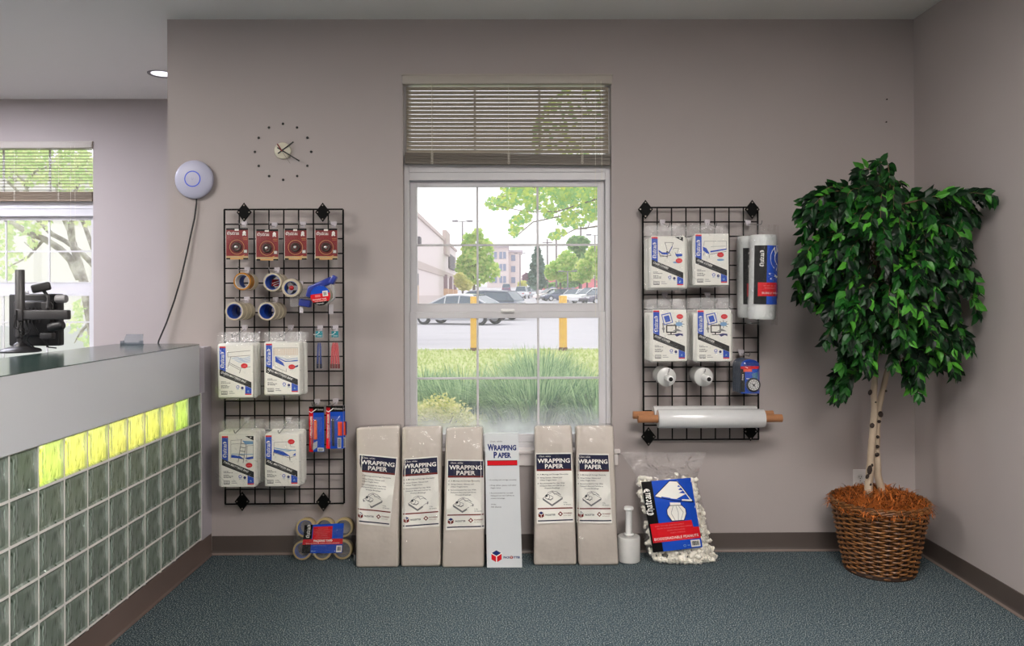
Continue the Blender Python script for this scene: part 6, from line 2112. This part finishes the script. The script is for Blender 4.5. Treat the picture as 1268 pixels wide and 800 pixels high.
car(594, 40.5, math.radians(180 - 22), (74, 84, 104), 'dark wagon parked just behind the silver sedan', 'wagon', 4.7, 1.8, 1.55)
car(645.5, 112, math.radians(80), (216, 218, 224), 'left white pickup in the middle of the car park', 'pickup', 5.2, 1.9, 1.8)
car(657.5, 124, math.radians(70), (206, 210, 220), 'white car close behind the left white pickup', 'wagon', 4.6, 1.8, 1.7)
car(627, 150, math.radians(90), (120, 104, 130), 'far purple-grey car in front of the pale apartment building', 'wagon', 4.6, 1.8, 1.7)
car(682, 98, math.radians(205), (236, 222, 222), 'white car at the left end of the right-hand row', 'sedan', 4.6, 1.8, 1.5)
car(692.5, 92, math.radians(200), (92, 98, 124), 'blue-grey car behind the right bollard', 'sedan', 4.6, 1.8, 1.45)
car(712, 84, math.radians(235), (232, 234, 238), 'white car just right of the right bollard', 'sedan', 4.6, 1.8, 1.45)
car(731, 78, math.radians(215), (236, 238, 242), 'large white car near the right edge of the window', 'wagon', 4.6, 1.8, 1.6)
car(744, 74, math.radians(215), (96, 92, 112), 'dark car cut off by the right edge of the window', 'sedan', 4.5, 1.8, 1.45)

# ------------------------------------------------------------------ buildings
pale = P('stucco_pale', (226, 214, 214), .8); pale2 = P('stucco_band', (196, 180, 176), .8); pilm = P('pilaster_purple', (148, 122, 132), .8); brk = P('store_brick', (226, 192, 160), .85, var=(9, (206, 164, 132), .3)); wain = P('wainscot', (206, 192, 190), .85); dkb = P('door_dark', (86, 78, 86), .6)
p0, p1 = at(494, 372, 40 - D), at(565, 366, 88 - D)
p0.z, p1.z = gz(40), gz(88)
st = thing('store_building', 'pale flat-roofed store building at the left edge of the window view', 'building', p0)
dv = p1 - p0; Ls = math.hypot(dv.x, dv.y); ang = math.atan2(dv.y, dv.x); st.rotation_euler = (0, 0, ang)
zt = at(513, 257, 44 - D).z - p0.z
zp = lambda h0, h1: (h0, h1)
MB().box((0, 0, -.5), (Ls, 14, zt)).build('walls', pale, st)
MB().box((-.1, -.12, zt - .1), (Ls + .1, 14, zt + .16)).box((Ls * .62, -.25, zt - 1.3), (Ls * .72, .1, zt + .9)).build('cornice', pale2, st)
MB().box((0, -.08, zt * .47), (Ls, 0, zt * .55)).build('band', pale2, st)
for i, fx in enumerate((.1, .62, .76, .9)):
    MB().box((Ls * fx, -.3, 1.9), (Ls * fx + .7, 0, zt * .5)).build('pilaster', pilm, st)
    MB().box((Ls * fx - .2, -.4, -.4), (Ls * fx + .9, 0, 1.9)).build('pilaster_base', brk, st)
MB().box((Ls * .16, -.12, -.4), (Ls * .6, 0, 1.3)).build('wainscot', wain, st)
MB().box((Ls * .17, -.05, .5), (Ls * .185, 0, 2.7)).build('downpipe', dkb, st)
MB().rbox((Ls * .12, -.5, zt * .68), (Ls * .135, 0, zt * .76), .05).build('wall_lamp', dkb, st)
MB().rbox((Ls * .74, -.2, zt * .62), (Ls * .9, 0, zt * .85), .05).build('sign', dkb, st)

def flats(px0, px1, ptop, Z, lab):
    a_, b_ = at(px0, 360, Z - D), at(px1, 360, Z - D)
    z0 = gz(Z); h = at(px0, ptop, Z - D).z - z0
    root = thing('apartment_building', lab, 'building', (a_.x, a_.y, z0))
    W = b_.x - a_.x
    MB().box((0, 0, -1), (W * .62, 16, h)).box((W * .62, 4, -1), (W, 20, h * .9)).build('walls', P('flats_pale', (222, 208, 206), .8), root)
    MB().box((-.6, -.8, h), (W * .64, 16, h + .7)).box((W * .62, 3.4, h * .9), (W + .4, 20, h * .9 + .6)).build('cornice', P('flats_cornice', (196, 186, 196), .8), root)
    for r in range(3):
        for c in range(2):
            z_ = h * (.12 + .3 * r)
            fo = MB().box((W * (.1 + .26 * c), -.15, z_), (W * (.1 + .26 * c) + W * .19, .1, z_ + h * .17)).build('window', P('flats_window', (140, 148, 172), .3), root)
            MB().box((W * (.1 + .26 * c) + W * .085, -.2, z_), (W * (.1 + .26 * c) + W * .105, .0, z_ + h * .17)).build('window_bar', P('flats_pale', (222, 208, 206), .8), fo)
        MB().box((W * .7, 3.8, h * (.12 + .28 * r)), (W * .82, 4.1, h * (.27 + .28 * r))).build('window', P('flats_window', (140, 148, 172), .3), root)
    return root
flats(603, 646, 306.5, 215, 'pale three-storey apartment building far beyond the parking lot')
a_ = at(668, 360, 168 - D)
rb_ = thing('shop_building', 'low red-fronted shop building behind the right-hand trees', 'building', (a_.x, a_.y, gz(168)))
Wb = at(742, 360, 168 - D).x - a_.x; hb = at(690, 345, 168 - D).z - gz(168)
MB().box((0, 0, -1), (Wb, 12, hb)).build('walls', P('shop_red', (226, 138, 146), .8), rb_)
MB().box((-.3, -.5, hb), (Wb + .3, 12, hb + .5)).build('cornice', P('shop_cornice', (236, 214, 210), .8), rb_)
MB().box((Wb * .1, -.1, .3), (Wb * .3, .1, hb * .6)).box((Wb * .4, -.1, .3), (Wb * .6, .1, hb * .6)).build('shop_windows', P('flats_window', (140, 148, 172), .3), rb_)

# ------------------------------------------------------------------ trees
barkd = P('tree_bark', (112, 98, 92), .9, bump=(14, .5, .02))
def tree_at(name, px, Z, lab, crown, leaf, size, n, trunk_w, trunk_top, group=None, shell=.35):
    """crown: list of (px, py, rx_px, ry_px)"""
    s = Z / F
    b = at(px, 365, Z - D); b.z = gz(Z)
    root = thing(name, lab, 'tree', b, group=group)
    mb = MB()
    tot = sum(c[2] * c[3] for c in crown)
    for (cx, cy, rx_, ry_) in crown:
        c = at(cx, cy, Z - D) - b
        blob_leaves(mb, c, (rx_ * s, rx_ * s * .8, ry_ * s), int(n * rx_ * ry_ / tot), size, rx, shell)
    mb.build('foliage', leafmat(*leaf), root)
    t = at(px, trunk_top, Z - D) - b
    tb_ = MB(); tb_.tube([(0, 0, -.1), (t.x * .5, 0, t.z * .5), (t.x, 0, t.z)], [trunk_w, trunk_w * .8, trunk_w * .5], 10)
    for (cx, cy, rx_, ry_) in crown:
        c = at(cx, cy, Z - D) - b
        tb_.tube([(t.x, 0, t.z * .8), (c.x * .7 + t.x * .3, .1, (c.z + t.z) / 2), c], [trunk_w * .5, trunk_w * .35, trunk_w * .12], 6)
    tb_.build('trunk', barkd, root, smooth=60)
    return root
LY = ('leaf_lime', (158, 208, 96), (242, 246, 166), .55, .6, .2); LG_ = ('leaf_green', (100, 150, 96), (176, 208, 140), .4, .6, .2); LD = ('leaf_dark', (96, 128, 116), (138, 162, 146), .2, .6, .2); LM = ('leaf_maple', (130, 190, 130), (226, 234, 110), .5, .5, .2); LP = ('leaf_purple', (150, 120, 140), (180, 150, 160), .3, .6, .2); LYB = ('leaf_pale_yellow', (210, 216, 140), (240, 234, 160), .4, .6, .2)
tree_at('tree', 587, 70, 'round lime-green tree in front of the store', [(588, 322, 17, 18), (580, 302, 9, 14), (600, 312, 12, 18), (574, 330, 10, 14), (606, 336, 13, 14), (590, 345, 14, 9), (592, 292, 7, 9)], LY, .27, 1900, .16, 330)
tree_at('conifer_tree', 665.5, 120, 'dark bluish conifer in the middle of the car park', [(665.5, 350, 12, 8), (665.5, 340, 11, 8), (665.5, 330, 9, 8), (665.5, 321, 6.5, 8), (665.5, 313, 3.5, 8)], LD, .45, 1500, .2, 312)
tree_at('tree', 694, 95, 'lime tree above the blue-grey car', [(693, 333, 17, 12), (683, 338, 9, 9), (703, 322, 12, 12), (698, 340, 16, 8)], LY, .36, 1400, .17, 335, 'right-hand trees')
tree_at('tree', 718, 100, 'dark-centred tree between the lime trees', [(719, 318, 11, 11), (712, 340, 22, 12), (716, 302, 14, 10)], LG_, .36, 1400, .2, 330, 'right-hand trees')
tree_at('tree', 727, 92, 'pale lime tree left of the window\'s right edge', [(727, 332, 14, 12), (735, 320, 10, 16), (722, 342, 12, 8)], LY, .34, 1300, .15, 335, 'right-hand trees')
tree_at('tree', 745, 88, 'light green tree at the right edge of the window', [(744, 325, 9, 24), (746, 340, 8, 14)], LY, .34, 1200, .15, 335, 'right-hand trees')
tree_at('shrub', 652, 160, 'small purple-leaved tree left of the conifer', [(652, 344, 5, 6)], LP, .4, 400, .1, 345)
tree_at('shrub', 646, 150, 'pale yellow-green shrub left of the purple tree', [(647, 352, 6, 4)], LYB, .4, 300, .08, 352)
tree_at('shrub', 573, 66, 'pale yellow bush under the round lime tree', [(570, 347, 7, 9), (576, 353, 9, 6)], LYB, .25, 900, .08, 350)
tree_at('shrub', 675, 150, 'dark hedge patch right of the conifer', [(676, 353, 7, 4), (700, 352, 20, 4)], LG_, .4, 600, .08, 352)
# maple whose boughs hang into the top of the view; its trunk stands beyond the window's right side
b = at(812, 365, 12.5 - D); b.z = gz(12.5)
mp_ = thing('maple_tree', 'maple with green boughs hanging across the top right of the window view', 'tree', b)
O = V(b)
tb_ = MB()
tb_.tube([(0, 0, -.05), (-.05, 0, 1.2), (-.1, .05, 2.4), (-.05, .1, 4.0)], [.17, .14, .12, .06], 12)
boughs = [((790, 250), (740, 246), (690, 262), (650, 262), (604, 252)), ((790, 220), (720, 226), (660, 232), (615, 246)), ((790, 262), (742, 280), (712, 284), (688, 296)), ((780, 250), (720, 262), (660, 275), (640, 292)), ((790, 235), (750, 240), (735, 262), (728, 282))]
mb = MB()
for bi, bo in enumerate(boughs):
    yy = 12.5 - D + (bi - 2) * .35
    pts = [V((-.08, .03, 2.0 + bi * .2))] + [at(px, py, yy) - O for px, py in bo]
    tb_.tube(pts, [.05, .02, .014, .01, .007, .004][:len(pts)], 6)
def maple(p, s):
    u = V((rx.gauss(0, 1), rx.gauss(0, .7), rx.gauss(-.6, .5))).normalized(); w = u.orthogonal().normalized(); w = Matrix.Rotation(rx.uniform(0, 6.28), 3, u) @ w
    pr = [(0, -.5), (.25, -.35), (.62, -.4), (.45, -.1), (.8, .2), (.35, .25), (0, .85), (-.35, .25), (-.8, .2), (-.45, -.1), (-.62, -.4), (-.25, -.35)]
    mb.add([p + w * (x * s) + u * (y * s) for x, y in pr], [tuple(range(12))])
blobs = [(612, 252, 11, 8), (628, 248, 12, 12), (640, 242, 14, 12), (660, 240, 16, 12), (690, 245, 18, 16), (712, 250, 18, 18), (735, 250, 16, 20), (640, 277, 9, 10), (636, 287, 6, 7), (650, 268, 9, 8), (680, 262, 10, 8), (700, 272, 12, 9), (715, 275, 10, 7), (686, 293, 8, 4), (694, 288, 7, 4), (660, 255, 10, 8), (730, 265, 10, 10), (702, 234, 30, 8), (755, 240, 20, 20), (640, 232, 20, 6)]
tot = sum(a_[2] * a_[3] for a_ in blobs)
for (px, py, rx_, ry_) in blobs:
    for _ in range(int(2800 * rx_ * ry_ / tot) + 4):
        a_ = rx.uniform(0, 6.28); k = math.sqrt(rx.random())
        maple(at(px + rx_ * k * math.cos(a_), py + ry_ * k * math.sin(a_), 12.5 - D + rx.uniform(-.9, .9)) - O, rx.uniform(.038, .064))
for _ in range(900):                              # the rest of the crown, above the view
    d = V((rx.gauss(0, 1), rx.gauss(0, 1), rx.gauss(0, .6))).normalized()
    maple(V((d.x * 1.9 - .1, d.y * 1.6, 3.9 + d.z * 1.1)), rx.uniform(.06, .09))
tb_.build('trunk', barkd, mp_, smooth=60)
mb.build('foliage', leafmat(*LM), mp_)

# poles and street lamps
polm = P('pole_grey', (128, 122, 130), .6); wood = P('pole_wood', (120, 108, 112), .8)
def street_lamp(px, top, Z, lab, arms=True):
    b = at(px, 365, Z - D); b.z = gz(Z); h = at(px, top, Z - D).z - b.z
    root = thing('street_lamp', lab, 'street lamp', b, group='street lamps')
    MB().tube([(0, 0, 0), (0, 0, h)], [.12, .07], 10).build('pole', polm, root, smooth=60)
    hd = MB()
    for s in (-1, 1):
        hd.tube([(0, 0, h - .05), (s * .45, 0, h)], .04, 6); hd.rbox((s * .45, -.16, h - .06), (s * 1.05, .16, h + .1), .04)
    hd.build('lamp_heads', polm, root, smooth=40)
street_lamp(573, 274, 78, 'twin-headed street lamp rising behind the round lime tree')
street_lamp(644, 314, 140, 'street lamp left of the dark conifer')
street_lamp(737, 291, 90, 'street lamp at the right edge under the maple boughs')
street_lamp(703, 336, 86, 'short lamp post above the blue-grey car')
for px, top, Z, lab in ((678, 296, 130, 'utility pole just right of the conifer'), (689, 283, 120, 'taller utility pole between the conifer and the right-hand trees'), (719.5, 278, 110, 'thick utility pole above the dark-centred tree')):
    b = at(px, 365, Z - D); b.z = gz(Z); h = at(px, top, Z - D).z - b.z
    root = thing('utility_pole', lab, 'utility pole', b, group='utility poles')
    MB().tube([(0, 0, 0), (0, 0, h)], [.17, .12], 10).build('pole', wood, root, smooth=60)
    MB().box((-.9, -.06, h - .7), (.9, .06, h - .56)).build('crossarm', wood, root)
wr = []
for i, (y0_, y1_, y2_) in enumerate(((240, 247, 256), (264, 271, 280))):
    pts = [at(470 + 310 * k / 12, (y0_ * (1 - k / 12) + y2_ * k / 12) + 4 * math.sin(PI * k / 12), 100 - D) for k in range(13)]
    o = MB().tube(pts, .016, 5).build('overhead_wire', polm)
    tag(o, ('upper', 'lower')[i] + ' overhead wire crossing the sky beyond the centre window', 'wire')

# ------------------------------------------------------------------ beyond the window behind the counter
ws = thing('neighbour_building', 'white building wall filling the view behind the staff window', 'building', (-9.5, 15.0, 0))
MB().box((-9, 0, 0), (6.2, 5, 4.5)).build('walls', P('white_wall', (228, 224, 230), .8), ws)
MB().box((-9, -.15, 4.4), (6.3, 5, 4.7)).build('cornice', P('white_cornice', (214, 208, 214), .8), ws)
cp = thing('low_wall', 'pale low wall outside the staff window', 'wall', (-6.0, 9.0, 0))
MB().box((-4, 0, 0), (2.2, .3, .82)).build('wall_body', P('low_wall_grey', (196, 196, 210), .8), cp)
Zt = 9.0
yt = Zt - D
b = at(121, 470, yt); b.z = 0
tr2 = thing('street_tree', 'leaning tree with pale mottled bark outside the staff window', 'tree', b)
O = V(b)
q = lambda px, py, dy=0.0: at(px, py, yt + dy) - O
mott = P('mottled_bark', (120, 108, 102), .9, var=(9, (200, 194, 190), .14), bump=(10, .6, .03))
tb_ = MB()
tb_.tube([(0, 0, -.05), q(118, 430), q(111, 385), q(104, 350), q(97, 325), q(90, 300), q(86, 285, .1), q(75, 262, .2), q(70, 230, .3), q(62, 205, .3)], [.075, .058, .052, .05, .046, .038, .03, .025, .017, .012], 12)
tb_.tube([q(99, 345), q(88, 322), q(74, 308), q(55, 296, -.2), q(32, 287, -.3), q(8, 272, -.4), q(-20, 262, -.5)], [.05, .047, .038, .035, .032, .027, .02], 10)
tb_.tube([q(122, 335, .3), q(100, 312, .2), q(80, 298, .1), q(64, 290, 0), q(45, 270, 0), q(38, 250), q(30, 225), q(10, 205)], [.034, .03, .027, .027, .024, .02, .016, .01], 8)
tb_.tube([q(90, 300), q(88, 278, -.1), q(94, 262, -.1), q(92, 240), q(105, 210)], [.034, .034, .028, .02, .013], 8)
tb_.tube([q(125, 330, -.2), q(112, 300, -.2), q(105, 280, -.2), q(97, 262, -.2), q(90, 255)], [.028, .026, .023, .02, .013], 8)
for a_, b_, c_ in (((55, 296), (35, 318), (12, 330)), ((40, 290), (44, 312), (30, 300)), ((20, 224), (8, 214), (-6, 216)), ((70, 230), (90, 210), (112, 196)), ((30, 230), (44, 212), (60, 206)), ((10, 225), (25, 240), (36, 232)), ((100, 350), (108, 400), (100, 415)), ((112, 400), (100, 410), (92, 425))):
    tb_.tube([q(*a_), q(*b_), q(*c_)], [.018, .013, .006], 6)
tb_.build('trunk', mott, tr2, smooth=60)
mb = MB()
def mleaf(px, py, dy, s):
    maple(q(px, py, dy), s)
for (px, py, rx_, ry_, n) in ((60, 205, 75, 26, 620), (20, 195, 40, 20, 240), (95, 215, 30, 30, 260), (5, 300, 14, 22, 90), (8, 335, 12, 12, 50), (45, 278, 22, 12, 70), (20, 280, 20, 12, 60), (60, 265, 40, 8, 90), (100, 270, 18, 10, 40), (98, 385, 9, 14, 34), (92, 400, 10, 12, 26), (105, 420, 8, 10, 20), (40, 300, 8, 8, 16), (24, 318, 12, 6, 14), (96, 380, 6, 6, 18)):
    for _ in range(n):
        a_ = rx.uniform(0, 6.28); k = math.sqrt(rx.random())
        mleaf(px + rx_ * k * math.cos(a_), py + ry_ * k * math.sin(a_), rx.uniform(-.8, .8), rx.uniform(.035, .06))
for _ in range(700):
    d = V((rx.gauss(0, 1), rx.gauss(0, 1), rx.gauss(0, .6))).normalized()
    maple(V((d.x * 2.2 - .8, d.y * 1.8, 4.6 + d.z * 1.2)), rx.uniform(.06, .1))
mb.build('foliage', leafmat('leaf_spring', (186, 218, 150), (242, 247, 196), .5, .5, .2), tr2)
# ================================================================== light
w = bpy.data.worlds.new('sky')
scn.world = w
w.use_nodes = True
bg = w.node_tree.nodes['Background']
bg.inputs[0].default_value = (.985, .985, 1.0, 1)
bg.inputs[1].default_value = SKY
def portal(x, y, z, sx, sz, rot):
    l = bpy.data.lights.new('window_daylight_portal', 'AREA')
    l.shape = 'RECTANGLE'; l.size = sx; l.size_y = sz
    l.cycles.is_portal = True
    o = bpy.data.objects.new('window_daylight_portal', l)
    o.location = (x, y, z); o.rotation_euler = rot
    COL.objects.link(o)
portal((WX0 + WX1) / 2, .15, (WZ0 + WZ1) / 2, WX1 - WX0, WZ1 - WZ0, (-PI / 2, 0, 0))
portal((VX0 + VX1) / 2, YA + .15, (VZ0 + VZ1) / 2, VX1 - VX0, VZ1 - VZ0, (-PI / 2, 0, 0))
portal(XLL - .13, -3.6, 1.35, 4, 2.1, (PI / 2, 0, -PI / 2))
vs_ = scn.view_settings
vs_.view_transform = 'Standard'
vs_.look = 'None'
vs_.gamma = 1
vs_.exposure = 0
vs_.use_curve_mapping = False
cy = scn.cycles
cy.max_bounces = 10
cy.diffuse_bounces = 5
cy.glossy_bounces = 4
cy.transparent_max_bounces = 24
cy.transmission_bounces = 6
cy.caustics_reflective = False
cy.caustics_refractive = False
cy.sample_clamp_indirect = 6
cy.use_denoising = True
